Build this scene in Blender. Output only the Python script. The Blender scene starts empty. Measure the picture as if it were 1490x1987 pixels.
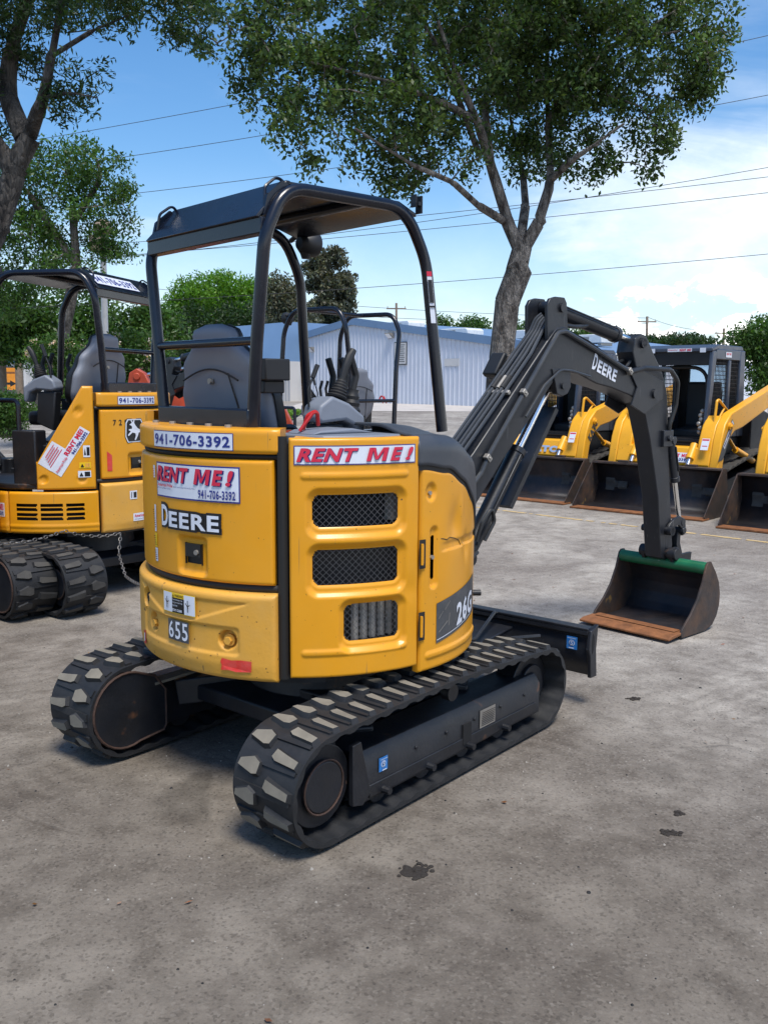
import bpy, math, random
import numpy as np
from mathutils import Vector, Matrix
R = math.radians; PI = math.pi
rng = np.random.default_rng(7); random.seed(7)
scene = bpy.context.scene; col = scene.collection

# ------------------------------------------------------------ camera, sky, sun, exposure
F_PX, PITCH, ROLL, CAM_H = 1762.0, .1371, .0064, 1.6137
cd = bpy.data.cameras.new('camera'); cam = bpy.data.objects.new('camera', cd); col.objects.link(cam)
cd.sensor_fit = 'VERTICAL'; cd.sensor_height = 24.0; cd.lens = 24.0 * F_PX / 1987.0
cd.clip_start = .05; cd.clip_end = 3000
cp, sp = math.cos(PITCH), math.sin(PITCH); cr, sr = math.cos(ROLL), math.sin(ROLL)
fw = Vector((0, cp, -sp)); up = Vector((0, sp, cp)); rt = Vector((1, 0, 0))
r2 = rt * cr + up * sr; u2 = up * cr - rt * sr
cam.matrix_world = Matrix(((r2.x, u2.x, -fw.x, 0), (r2.y, u2.y, -fw.y, 0), (r2.z, u2.z, -fw.z, CAM_H), (0, 0, 0, 1)))
scene.camera = cam

SUN_EL, SUN_AZ = R(66), R(158)          # azimuth from +Y towards +X
world = bpy.data.worlds.new('World'); scene.world = world; world.use_nodes = True
wn = world.node_tree.nodes; wl = world.node_tree.links; wn.clear()
def wnode(t, **k):
    n = wn.new(t)
    for a, b in k.items(): setattr(n, a, b)
    return n
wo = wnode('ShaderNodeOutputWorld'); bg = wnode('ShaderNodeBackground'); bg.inputs[1].default_value = .115
sky = wnode('ShaderNodeTexSky', sky_type='NISHITA', sun_disc=False, sun_elevation=SUN_EL, sun_rotation=SUN_AZ,
            altitude=0, air_density=1.0, dust_density=.6, ozone_density=2.2)
tc = wnode('ShaderNodeTexCoord'); sep = wnode('ShaderNodeSeparateXYZ'); wl.new(tc.outputs['Generated'], sep.inputs[0])
def wmath(op, a, b=None, c=None, clamp=False):
    n = wnode('ShaderNodeMath', operation=op, use_clamp=clamp)
    for i, x in enumerate((a, b, c)):
        if x is None: continue
        if isinstance(x, (int, float)): n.inputs[i].default_value = x
        else: wl.new(x, n.inputs[i])
    return n.outputs[0]
def wrange(x, a, b, c=0., d=1.):
    n = wnode('ShaderNodeMapRange', interpolation_type='SMOOTHSTEP')
    wl.new(x, n.inputs[0]); n.inputs[1].default_value = a; n.inputs[2].default_value = b; n.inputs[3].default_value = c; n.inputs[4].default_value = d
    return n.outputs[0]
def wnoise(scale, sx, sy, sz, det=6, rough=.55, off=(0, 0, 0), dist=0):
    m = wnode('ShaderNodeMapping'); m.inputs['Scale'].default_value = (sx, sy, sz); m.inputs['Location'].default_value = off
    wl.new(tc.outputs['Generated'], m.inputs[0])
    n = wnode('ShaderNodeTexNoise'); n.inputs['Scale'].default_value = scale; n.inputs['Detail'].default_value = det
    n.inputs['Roughness'].default_value = rough; n.inputs['Distortion'].default_value = dist; wl.new(m.outputs[0], n.inputs['Vector'])
    return n.outputs[0]
Z, X, Y_ = sep.outputs['Z'], sep.outputs['X'], sep.outputs['Y']
n1 = wnoise(2.2, 1, 1, 3.5, 7, .6, (0.3, .1, .25), .6)
n2 = wnoise(9, 1, 1, 1.6, 8, .62, (1.3, .2, 0), .2)
# wide bright cloud bank to the right, thin wisps elsewhere, heaped clouds near the horizon
bank = wmath('MULTIPLY', wrange(wmath('ADD', X, wmath('MULTIPLY', wmath('SUBTRACT', n1, .5), .5)), .04, .26),
             wrange(wmath('ADD', Z, wmath('MULTIPLY', wmath('SUBTRACT', n1, .5), .35)), .30, .16))
wisp = wmath('MULTIPLY', wrange(n1, .50, .78, 0, .75), wrange(Z, .45, .02, .12, 1))
low = wrange(Z, .24, -.02, 0, .60)
heap = wmath('MULTIPLY', wrange(wmath('SUBTRACT', n2, wmath('MULTIPLY', Z, 3.4)), .20, .25), wrange(X, .16, .30))
cl = wmath('MAXIMUM', wmath('MAXIMUM', wmath('MULTIPLY', bank, wrange(Z, .07, .17, .45, 1.)), wisp), low, clamp=True)
mx = wnode('ShaderNodeMix', data_type='RGBA'); wl.new(cl, mx.inputs[0]); 
hs = wnode('ShaderNodeHueSaturation'); hs.inputs['Saturation'].default_value = 1.28; hs.inputs['Value'].default_value = 1.0
wl.new(sky.outputs[0], hs.inputs['Color']); wl.new(hs.outputs[0], mx.inputs[6])
cc = wnode('ShaderNodeMix', data_type='RGBA'); wl.new(wrange(n2, .35, .7), cc.inputs[0])
cc.inputs[6].default_value = (4.9, 5.7, 6.4, 1); cc.inputs[7].default_value = (6.8, 7.2, 7.6, 1)
wl.new(cc.outputs[2], mx.inputs[7])
mx2 = wnode('ShaderNodeMix', data_type='RGBA'); wl.new(heap, mx2.inputs[0]); wl.new(mx.outputs[2], mx2.inputs[6]); mx2.inputs[7].default_value = (10.5, 10.5, 10.4, 1)
wl.new(mx2.outputs[2], bg.inputs[0]); wl.new(bg.outputs[0], wo.inputs[0])

sd = bpy.data.lights.new('sun', 'SUN'); sd.energy = 2.9; sd.angle = R(20); sd.color = (1, .95, .87)
sun = bpy.data.objects.new('sun', sd); col.objects.link(sun)
sdir = Vector((math.sin(SUN_AZ) * math.cos(SUN_EL), math.cos(SUN_AZ) * math.cos(SUN_EL), math.sin(SUN_EL)))
sun.rotation_euler = sdir.to_track_quat('Z', 'Y').to_euler(); sun.location = (0, 0, 30)
scene.view_settings.view_transform = 'Standard'; scene.view_settings.look = 'None'
scene.view_settings.exposure = 0.68; scene.view_settings.gamma = 1; scene.view_settings.use_curve_mapping = False
scene.render.engine = 'CYCLES'; scene.cycles.max_bounces = 6; scene.cycles.transparent_max_bounces = 8
scene.cycles.use_denoising = True

# ------------------------------------------------------------ materials
MAT = {}
def mat(name, colr, rough=.5, metal=0., var=.12, nscale=6., bump=0., bscale=60., dirt=0., dirtcol=(.16, .13, .10), dscale=5., spec=.5, coat=0., spots=None, scratch=None):
    if name in MAT: return MAT[name]
    m = bpy.data.materials.new(name); m.use_nodes = True; N = m.node_tree.nodes; L = m.node_tree.links
    b = N['Principled BSDF']; b.inputs['Roughness'].default_value = rough; b.inputs['Metallic'].default_value = metal
    b.inputs['Specular IOR Level'].default_value = spec
    if coat: b.inputs['Coat Weight'].default_value = coat; b.inputs['Coat Roughness'].default_value = .12
    t = N.new('ShaderNodeTexCoord'); src = t.outputs['Object']
    n = N.new('ShaderNodeTexNoise'); n.inputs['Scale'].default_value = nscale; n.inputs['Detail'].default_value = 6; n.inputs['Roughness'].default_value = .6
    L.new(src, n.inputs['Vector'])
    mr = N.new('ShaderNodeMapRange'); L.new(n.outputs[0], mr.inputs[0]); mr.inputs[1].default_value = .3; mr.inputs[2].default_value = .7
    mr.inputs[3].default_value = 1 - var; mr.inputs[4].default_value = 1 + var
    mul = N.new('ShaderNodeMix'); mul.data_type = 'RGBA'; mul.blend_type = 'MULTIPLY'; mul.inputs[0].default_value = 1
    mul.inputs[6].default_value = (*colr, 1)
    L.new(mr.outputs[0], mul.inputs[7]); out = mul.outputs[2]
    def over(out, fac, c):
        x = N.new('ShaderNodeMix'); x.data_type = 'RGBA'; L.new(fac, x.inputs[0]); L.new(out, x.inputs[6]); x.inputs[7].default_value = (*c, 1)
        return x.outputs[2]
    def band(scale, lo, hi, amt, det=8, r=.65):
        q = N.new('ShaderNodeTexNoise'); q.inputs['Scale'].default_value = scale; q.inputs['Detail'].default_value = det; q.inputs['Roughness'].default_value = r
        L.new(src, q.inputs['Vector'])
        w = N.new('ShaderNodeMapRange'); L.new(q.outputs[0], w.inputs[0]); w.inputs[1].default_value = lo; w.inputs[2].default_value = hi; w.inputs[4].default_value = amt
        return w.outputs[0]
    if dirt: out = over(out, band(dscale, .42, .75, dirt), dirtcol)
    if spots:
        for (sc, lo, hi, c) in spots: out = over(out, band(sc, lo, hi, 1., 3, .5), c)
    if scratch:
        for rot, sc in ((12, (60, 60, 2.2)), (74, (70, 70, 3.)), (-50, (55, 55, 2.6))):
            mp = N.new('ShaderNodeMapping'); mp.inputs['Rotation'].default_value = (R(rot), R(rot * .7), R(rot * 1.7)); mp.inputs['Scale'].default_value = sc; L.new(src, mp.inputs[0])
            q = N.new('ShaderNodeTexNoise'); q.inputs['Scale'].default_value = 1.; q.inputs['Detail'].default_value = 1; L.new(mp.outputs[0], q.inputs['Vector'])
            w = N.new('ShaderNodeMapRange'); L.new(q.outputs[0], w.inputs[0]); w.inputs[1].default_value = .765; w.inputs[2].default_value = .80; w.inputs[4].default_value = scratch[1]; out = over(out, w.outputs[0], scratch[0])
    L.new(out, b.inputs['Base Color'])
    rr = N.new('ShaderNodeMapRange'); L.new(n.outputs[0], rr.inputs[0]); rr.inputs[3].default_value = max(rough - .12, .02); rr.inputs[4].default_value = min(rough + .12, 1)
    L.new(rr.outputs[0], b.inputs['Roughness'])
    if bump:
        q = N.new('ShaderNodeTexNoise'); q.inputs['Scale'].default_value = bscale; q.inputs['Detail'].default_value = 5; L.new(src, q.inputs['Vector'])
        bp = N.new('ShaderNodeBump'); bp.inputs['Strength'].default_value = bump; bp.inputs['Distance'].default_value = .01
        L.new(q.outputs[0], bp.inputs['Height']); L.new(bp.outputs[0], b.inputs['Normal'])
    MAT[name] = m; return m
mat('yellow_paint', (.70, .300, .008), .33, var=.05, nscale=3, dirt=.16, dirtcol=(.50, .30, .07), dscale=7, bump=.02, bscale=150, spots=[(75, .735, .75, (.06, .035, .02))], scratch=((.30, .16, .05), .6))
mat('faded_yellow', (.67, .335, .042), .5, var=.07, nscale=4, dirt=.35, dirtcol=(.50, .33, .13), dscale=5, bump=.08, bscale=70, spots=[(60, .70, .715, (.07, .03, .015)), (26, .74, .76, (.10, .045, .02))], scratch=((.25, .14, .05), .8))
mat('loader_yellow', (.80, .38, .015), .4, var=.05, dirt=.15, dirtcol=(.4, .22, .05), spots=[(30, .72, .74, (.06, .03, .02))])
mat('dark_paint', (.0105, .0125, .0175), .42, var=.3, nscale=5, dirt=.32, dirtcol=(.036, .035, .036), dscale=6, bump=.05, scratch=((.12, .12, .125), .8))
mat('canopy_black', (.0045, .0065, .014), .25, var=.25, dirt=.10, dirtcol=(.030, .031, .038), dscale=9)
mat('frame_black', (.0065, .008, .012), .5, var=.35, dirt=.4, dirtcol=(.030, .027, .026), dscale=7, bump=.12, spots=[(7, .65, .72, (.10, .045, .022))])
mat('rubber', (.009, .010, .012), .65, var=.3, dirt=.5, dirtcol=(.034, .033, .034), dscale=8, bump=.15, bscale=40)
mat('worn_rubber', (.185, .165, .130), .85, var=.18, nscale=14, dirt=.3, dirtcol=(.12, .11, .09), bump=.1)
mat('dusty_rubber', (.045, .043, .040), .8, var=.3, nscale=14, dirt=.4, dirtcol=(.11, .10, .085), bump=.1)
mat('rusty_steel', (.050, .026, .018), .75, var=.4, nscale=18, bump=.2)
mat('gasket', (.012, .011, .010), .6)
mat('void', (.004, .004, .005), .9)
mat('grille', (.085, .085, .09), .5, .3)
mat('chrome', (.80, .79, .77), .22, 1., var=.05)
mat('bolt_steel', (.32, .30, .27), .45, .5)
mat('seat_gray', (.175, .192, .230), .6, var=.08, nscale=3, dirt=.25, dirtcol=(.19, .18, .175), dscale=6, bump=.05, bscale=200)
mat('seat_vinyl', (.010, .011, .013), .55)
mat('console_gray', (.17, .19, .23), .5, var=.08)
mat('hood_gray', (.040, .047, .060), .48, var=.12, nscale=4, dirt=.35, dirtcol=(.10, .10, .10), dscale=5, bump=.04, bscale=250)
mat('bellows', (.014, .014, .015), .6)
mat('hose', (.014, .015, .017), .42, dirt=.3, dirtcol=(.06, .06, .06))
mat('pipe', (.035, .04, .047), .35, dirt=.3, dirtcol=(.09, .09, .09))
mat('sticker_white', (.66, .69, .76), .35, var=.04, dirt=.10, dirtcol=(.4, .4, .4))
mat('ink_navy', (.018, .03, .20), .4, var=.05); mat('ink_red', (.58, .018, .055), .4, var=.08)
mat('ink_black', (.008, .008, .010), .4); mat('ink_yellow', (.80, .52, .01), .4); mat('ink_blue', (.015, .17, .50), .4, dirt=.3, dirtcol=(.2, .3, .4), dscale=40)
mat('ink_graphite', (.050, .055, .062), .4, dirt=.3, dirtcol=(.16, .16, .16), dscale=18)
mat('ink_paleblue', (.30, .42, .62), .4); mat('red_tape', (.62, .03, .02), .45, dirt=.25, dirtcol=(.6, .3, .25), dscale=30)
mat('bucket_steel', (.040, .032, .030), .6, .2, var=.4, nscale=7, dirt=.75, dirtcol=(.125, .065, .035), dscale=6, bump=.15, bscale=40, spots=[(4.5, .66, .72, (.32, .19, .05))])
mat('bucket_inside', (.022, .022, .027), .5, .3, var=.35, nscale=6, dirt=.45, dirtcol=(.09, .055, .040), dscale=7, bump=.1)
mat('rust_edge', (.22, .085, .028), .75, var=.35, nscale=12, dirt=.45, dirtcol=(.12, .045, .02), dscale=9, bump=.25, bscale=50)
mat('green_paint', (.010, .135, .055), .4, var=.2, dirt=.4, dirtcol=(.02, .05, .03), dscale=9, spots=[(14, .68, .71, (.35, .38, .33))])
mat('orange_paint', (.42, .055, .018), .5, var=.2, dirt=.35, dirtcol=(.16, .03, .015))
mat('cab_gray', (.036, .050, .080), .4, var=.1, dirt=.2, dirtcol=(.10, .11, .12))
mat('loader_black', (.006, .006, .008), .6, var=.3, dirt=.3, dirtcol=(.024, .023, .022))
mat('chain_steel', (.14, .135, .13), .5, .6, var=.3)
mat('red_handle', (.45, .012, .012), .4)
mat('wood_pole', (.26, .20, .155), .85, var=.25, nscale=8, bump=.2)
mat('metal_pole', (.42, .44, .47), .5, .2)
mat('wire', (.03, .03, .035), .7)
mat('wall_white', (.56, .60, .68), .55, var=.05, nscale=.6, dirt=.12, dirtcol=(.42, .44, .48), dscale=.8)
mat('roof_blue', (.13, .22, .36), .5, var=.06, nscale=.8)
mat('wall_tan', (.55, .54, .53), .6, var=.05, nscale=.6)
mat('plastic_white', (.62, .64, .64), .5)
mat('concrete', (.46, .42, .38), .9, var=.12, nscale=1.2, bump=.15)
mat('gravel_gray', (.30, .275, .24), .9)
mat('mud', (.024, .019, .015), .9, bump=.5, bscale=70)
mat('line_yellow', (.50, .36, .17), .85, var=.15)
mat('teal', (.02, .11, .17), .5); mat('sign_orange', (.72, .26, .02), .5)
def glass_mat():
    m = bpy.data.materials.new('cab_glass'); m.use_nodes = True; b = m.node_tree.nodes['Principled BSDF']
    b.inputs['Base Color'].default_value = (.55, .75, .85, 1); b.inputs['Roughness'].default_value = .05
    b.inputs['Transmission Weight'].default_value = 1; b.inputs['IOR'].default_value = 1.05; MAT['cab_glass'] = m
glass_mat()
def leaf_mat(name, c, trans=.35):
    m = bpy.data.materials.new(name); m.use_nodes = True; N = m.node_tree.nodes; L = m.node_tree.links; N.clear()
    o = N.new('ShaderNodeOutputMaterial'); a = N.new('ShaderNodeAttribute'); a.attribute_name = 'tint'
    mx = N.new('ShaderNodeMix'); mx.data_type = 'RGBA'; mx.blend_type = 'MULTIPLY'; mx.inputs[0].default_value = 1; mx.inputs[6].default_value = (*c, 1)
    L.new(a.outputs['Color'], mx.inputs[7])
    d = N.new('ShaderNodeBsdfPrincipled'); d.inputs['Roughness'].default_value = .45; d.inputs['Specular IOR Level'].default_value = .35
    t = N.new('ShaderNodeBsdfTranslucent'); s = N.new('ShaderNodeMixShader'); s.inputs[0].default_value = trans
    br = N.new('ShaderNodeMix'); br.data_type = 'RGBA'; br.blend_type = 'MULTIPLY'; br.inputs[0].default_value = 1; L.new(mx.outputs[2], br.inputs[6]); br.inputs[7].default_value = (1.5, 1.5, .7, 1)
    L.new(mx.outputs[2], d.inputs['Base Color']); L.new(br.outputs[2], t.inputs['Color'])
    L.new(d.outputs[0], s.inputs[1]); L.new(t.outputs[0], s.inputs[2]); L.new(s.outputs[0], o.inputs[0]); MAT[name] = m
leaf_mat('leaf_oak', (.050, .088, .024)); leaf_mat('leaf_bright', (.095, .22, .018)); leaf_mat('leaf_pine', (.095, .10, .062), .2)
leaf_mat('leaf_mid', (.055, .12, .025)); leaf_mat('leaf_dark', (.028, .060, .018)); leaf_mat('flower', (.75, .62, .60)); leaf_mat('leaf_palm', (.05, .13, .035))
leaf_mat('grass_blade', (.13, .26, .03)); leaf_mat('dry_leaf', (.20, .10, .05), .1)
def bark_mat(name='bark', k=1.):
    m = bpy.data.materials.new(name); m.use_nodes = True; N = m.node_tree.nodes; L = m.node_tree.links; b = N['Principled BSDF']
    t = N.new('ShaderNodeTexCoord'); mp = N.new('ShaderNodeMapping'); mp.inputs['Scale'].default_value = (1, 1, .28); L.new(t.outputs['Object'], mp.inputs[0])
    v = N.new('ShaderNodeTexVoronoi'); v.inputs['Scale'].default_value = 26; v.feature = 'DISTANCE_TO_EDGE'; L.new(mp.outputs[0], v.inputs['Vector'])
    n = N.new('ShaderNodeTexNoise'); n.inputs['Scale'].default_value = 9; n.inputs['Detail'].default_value = 8; L.new(mp.outputs[0], n.inputs['Vector'])
    r = N.new('ShaderNodeValToRGB'); L.new(n.outputs[0], r.inputs[0]); r.color_ramp.elements[0].position = .35; r.color_ramp.elements[0].color = (.045 * k, .036 * k, .030 * k, 1)
    r.color_ramp.elements[1].position = .68; r.color_ramp.elements[1].color = (.27 * k, .24 * k, .21 * k, 1)
    L.new(r.outputs[0], b.inputs['Base Color']); b.inputs['Roughness'].default_value = .95
    ad = N.new('ShaderNodeMath'); ad.operation = 'ADD'; L.new(v.outputs[0], ad.inputs[0]); L.new(n.outputs[0], ad.inputs[1])
    bp = N.new('ShaderNodeBump'); bp.inputs['Strength'].default_value = .9; bp.inputs['Distance'].default_value = .07; L.new(ad.outputs[0], bp.inputs['Height']); L.new(bp.outputs[0], b.inputs['Normal'])
    MAT[name] = m
bark_mat(); bark_mat('bark_dark', .38)
def ground_mat():
    m = bpy.data.materials.new('old_asphalt'); m.use_nodes = True; N = m.node_tree.nodes; L = m.node_tree.links; b = N['Principled BSDF']
    t = N.new('ShaderNodeTexCoord'); src = t.outputs['Object']
    def noise(s, det=8, r=.6, sc=(1, 1, 1), dist=0):
        mp = N.new('ShaderNodeMapping'); mp.inputs['Scale'].default_value = sc; L.new(src, mp.inputs[0])
        n = N.new('ShaderNodeTexNoise'); n.inputs['Scale'].default_value = s; n.inputs['Detail'].default_value = det; n.inputs['Roughness'].default_value = r; n.inputs['Distortion'].default_value = dist
        L.new(mp.outputs[0], n.inputs['Vector']); return n.outputs[0]
    def rg(x, a, b_, c=0., d=1.):
        n = N.new('ShaderNodeMapRange'); L.new(x, n.inputs[0]); n.inputs[1].default_value = a; n.inputs[2].default_value = b_; n.inputs[3].default_value = c; n.inputs[4].default_value = d; return n.outputs[0]
    def mixc(f, a, c):
        n = N.new('ShaderNodeMix'); n.data_type = 'RGBA'; L.new(f, n.inputs[0])
        if isinstance(a, tuple): n.inputs[6].default_value = (*a, 1)
        else: L.new(a, n.inputs[6])
        if isinstance(c, tuple): n.inputs[7].default_value = (*c, 1)
        else: L.new(c, n.inputs[7])
        return n.outputs[2]
    def mth(op, a, c):
        n = N.new('ShaderNodeMath'); n.operation = op
        for i, x in enumerate((a, c)):
            if isinstance(x, (int, float)): n.inputs[i].default_value = x
            else: L.new(x, n.inputs[i])
        return n.outputs[0]
    big = noise(.35, 6, .55); mid = noise(1.6, 10, .68); fine = noise(22, 8, .7); vf = noise(120, 4, .7)
    c = mixc(rg(mid, .34, .66), (.195, .172, .150), (.43, .395, .345))
    sp_ = N.new('ShaderNodeSeparateXYZ'); L.new(src, sp_.inputs[0])
    # soft shade and some dirt on the near yard, put into its colour
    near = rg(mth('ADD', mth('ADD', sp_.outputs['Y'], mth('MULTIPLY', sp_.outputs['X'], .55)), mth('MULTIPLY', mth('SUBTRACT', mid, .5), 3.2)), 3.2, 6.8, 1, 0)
    rt_ = N.new('ShaderNodeMapping'); rt_.inputs['Rotation'].default_value = (0, 0, R(52)); L.new(src, rt_.inputs[0])
    wv = N.new('ShaderNodeTexWave'); wv.inputs['Scale'].default_value = 3.2; wv.inputs['Distortion'].default_value = 5; wv.inputs['Detail'].default_value = 4; wv.inputs['Detail Scale'].default_value = 2.5; L.new(rt_.outputs[0], wv.inputs[0])
    c = mixc(mth('MULTIPLY', rg(wv.outputs['Fac'], .55, .9), mth('MULTIPLY', rg(noise(.7, 3), .47, .60), .26)), c, (.115, .098, .080))
    blot = noise(5.5, 10, .72); c = mixc(rg(blot, .50, .62, 0, .55), c, (.115, .096, .078)); c = mixc(rg(blot, .46, .34, 0, .35), c, (.44, .40, .35))
    c = mixc(rg(big, .47, .60, 0, .60), c, (.135, .112, .095))
    c = mixc(rg(fine, .50, .72, 0, .5), c, (.34, .32, .29))
    c = mixc(rg(fine, .46, .30, 0, .55), c, (.075, .066, .060))
    v = N.new('ShaderNodeTexVoronoi'); v.inputs['Scale'].default_value = 62; L.new(src, v.inputs['Vector'])
    agg = mth('MULTIPLY', rg(v.outputs['Distance'], .20, .13), rg(vf, .50, .62)); c = mixc(mth('MULTIPLY', agg, .38), c, (.46, .43, .39))
    v3 = N.new('ShaderNodeTexVoronoi'); v3.inputs['Scale'].default_value = 21; L.new(src, v3.inputs['Vector'])
    rare = mth('MULTIPLY', rg(v3.outputs['Distance'], .13, .08), rg(noise(5), .52, .6)); c = mixc(mth('MULTIPLY', rare, .62), c, (.56, .53, .48))
    g2 = noise(70, 6, .75); c = mixc(rg(g2, .52, .66, 0, .32), c, (.36, .325, .28)); c = mixc(rg(g2, .47, .36, 0, .34), c, (.070, .058, .048))
    v4 = N.new('ShaderNodeTexVoronoi'); v4.inputs['Scale'].default_value = 110; L.new(src, v4.inputs['Vector']); sx_ = N.new('ShaderNodeSeparateColor'); L.new(v4.outputs['Color'], sx_.inputs[0])
    c = mixc(rg(sx_.outputs[0], .86, .90, 0, .30), c, (.42, .39, .35)); c = mixc(rg(sx_.outputs[1], .88, .92, 0, .35), c, (.055, .047, .040))
    # ribbed prints left by rubber tracks
    def lin(a, b_): return mth('ADD', mth('MULTIPLY', sp_.outputs['X'], a), mth('MULTIPLY', sp_.outputs['Y'], b_))
    vv = mth('ADD', lin(.768, -.64), mth('MULTIPLY', mth('SUBTRACT', big, .5), .5)); uu = lin(.64, .768)
    bars = mth('SINE', mth('ADD', mth('MULTIPLY', uu, 58.), mth('MULTIPLY', mth('ABSOLUTE', mth('SINE', mth('MULTIPLY', vv, 10.), 0.), 0.), 2.)), 0.)
    tot = None
    for v0 in (-4.4, -3.3, -1.85, -1.35, -.5, .2, 1.3):
        q = rg(mth('ABSOLUTE', mth('SUBTRACT', vv, v0), 0.), .17, .12); tot = q if tot is None else mth('MAXIMUM', tot, q)
    tot = mth('MULTIPLY', tot, rg(noise(1.1, 6, .6), .44, .60))
    c = mixc(mth('MULTIPLY', mth('MULTIPLY', tot, rg(bars, .2, .7)), .22), c, (.125, .108, .090)); c = mixc(mth('MULTIPLY', mth('MULTIPLY', tot, rg(bars, -.3, -.8)), .12), c, (.42, .38, .33))
    # oil and mud stains
    st = rg(noise(.9, 5, .5, (1, 1, 1), 1.2), .66, .74, 0, .55); c = mixc(st, c, (.062, .053, .045))
    st2 = rg(noise(2.6, 4, .5), .70, .76, 0, .7); c = mixc(st2, c, (.085, .060, .042))
    # pale scuffs and scrape arcs
    sc_ = rg(noise(2.0, 9, .6, (.18, 1.6, 1), .8), .62, .70, 0, .30); c = mixc(sc_, c, (.33, .30, .27))
    # cracks
    v2 = N.new('ShaderNodeTexVoronoi'); v2.feature = 'DISTANCE_TO_EDGE'; v2.inputs['Scale'].default_value = .55
    dm = N.new('ShaderNodeMix'); dm.data_type = 'VECTOR'; dm.inputs[0].default_value = .22; L.new(src, dm.inputs[4])
    nn = N.new('ShaderNodeTexNoise'); nn.inputs['Scale'].default_value = 2.4; nn.inputs['Detail'].default_value = 6; L.new(src, nn.inputs['Vector']); L.new(nn.outputs['Color'], dm.inputs[5]); L.new(dm.outputs[1], v2.inputs['Vector'])
    crk = mth('MULTIPLY', rg(v2.outputs['Distance'], .007, .0025), rg(noise(.8, 3), .56, .62)); c = mixc(mth('MULTIPLY', crk, .12), c, (.06, .052, .045))
    shade_mix = N.new('ShaderNodeMix'); shade_mix.data_type = 'RGBA'; shade_mix.blend_type = 'MULTIPLY'; L.new(mth('MULTIPLY', near, .92), shade_mix.inputs[0]); L.new(c, shade_mix.inputs[6]); shade_mix.inputs[7].default_value = (.50, .47, .43, 1); c = shade_mix.outputs[2]  # multiplies the painted near-yard shade over the finished asphalt colour
    L.new(c, b.inputs['Base Color']); L.new(rg(fine, .3, .7, .80, .96), b.inputs['Roughness']); b.inputs['Specular IOR Level'].default_value = .3
    h = mth('ADD', mth('ADD', mth('MULTIPLY', fine, .7), mth('MULTIPLY', agg, .35)), mth('MULTIPLY', mid, 1.2)); h = mth('SUBTRACT', h, mth('MULTIPLY', crk, .6))
    bp = N.new('ShaderNodeBump'); bp.inputs['Strength'].default_value = .55; bp.inputs['Distance'].default_value = .02; L.new(h, bp.inputs['Height']); L.new(bp.outputs[0], b.inputs['Normal'])
    MAT['old_asphalt'] = m
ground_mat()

# ------------------------------------------------------------ helpers
def tag(o, label=None, cat=None, group=None, kind=None):
    if label: o['label'] = label
    if cat: o['category'] = cat
    if group: o['group'] = group
    if kind: o['kind'] = kind
    return o
def empty(name, loc=(0, 0, 0), rz=0.):
    o = bpy.data.objects.new(name, None); o.empty_display_size = .1; o.location = loc; o.rotation_euler = (0, 0, rz); col.objects.link(o); return o
def fillet(pts, r, n=6):
    pts = [Vector(p) for p in pts]; out = [pts[0]]
    rs = r if isinstance(r, (list, tuple)) else [r] * len(pts)
    for i in range(1, len(pts) - 1):
        a, b, c = pts[i - 1], pts[i], pts[i + 1]; d1 = (a - b).normalized(); d2 = (c - b).normalized()
        ang = d1.angle(d2)
        if ang > PI - .02: out.append(b); continue
        t = min(rs[i] / math.tan(ang / 2), (a - b).length * .48, (c - b).length * .48)
        p, q = b + d1 * t, b + d2 * t
        for k in range(n + 1):
            s = k / n; out.append(p * (1 - s) ** 2 + b * 2 * s * (1 - s) + q * s * s)
    out.append(pts[-1]); return out
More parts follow.
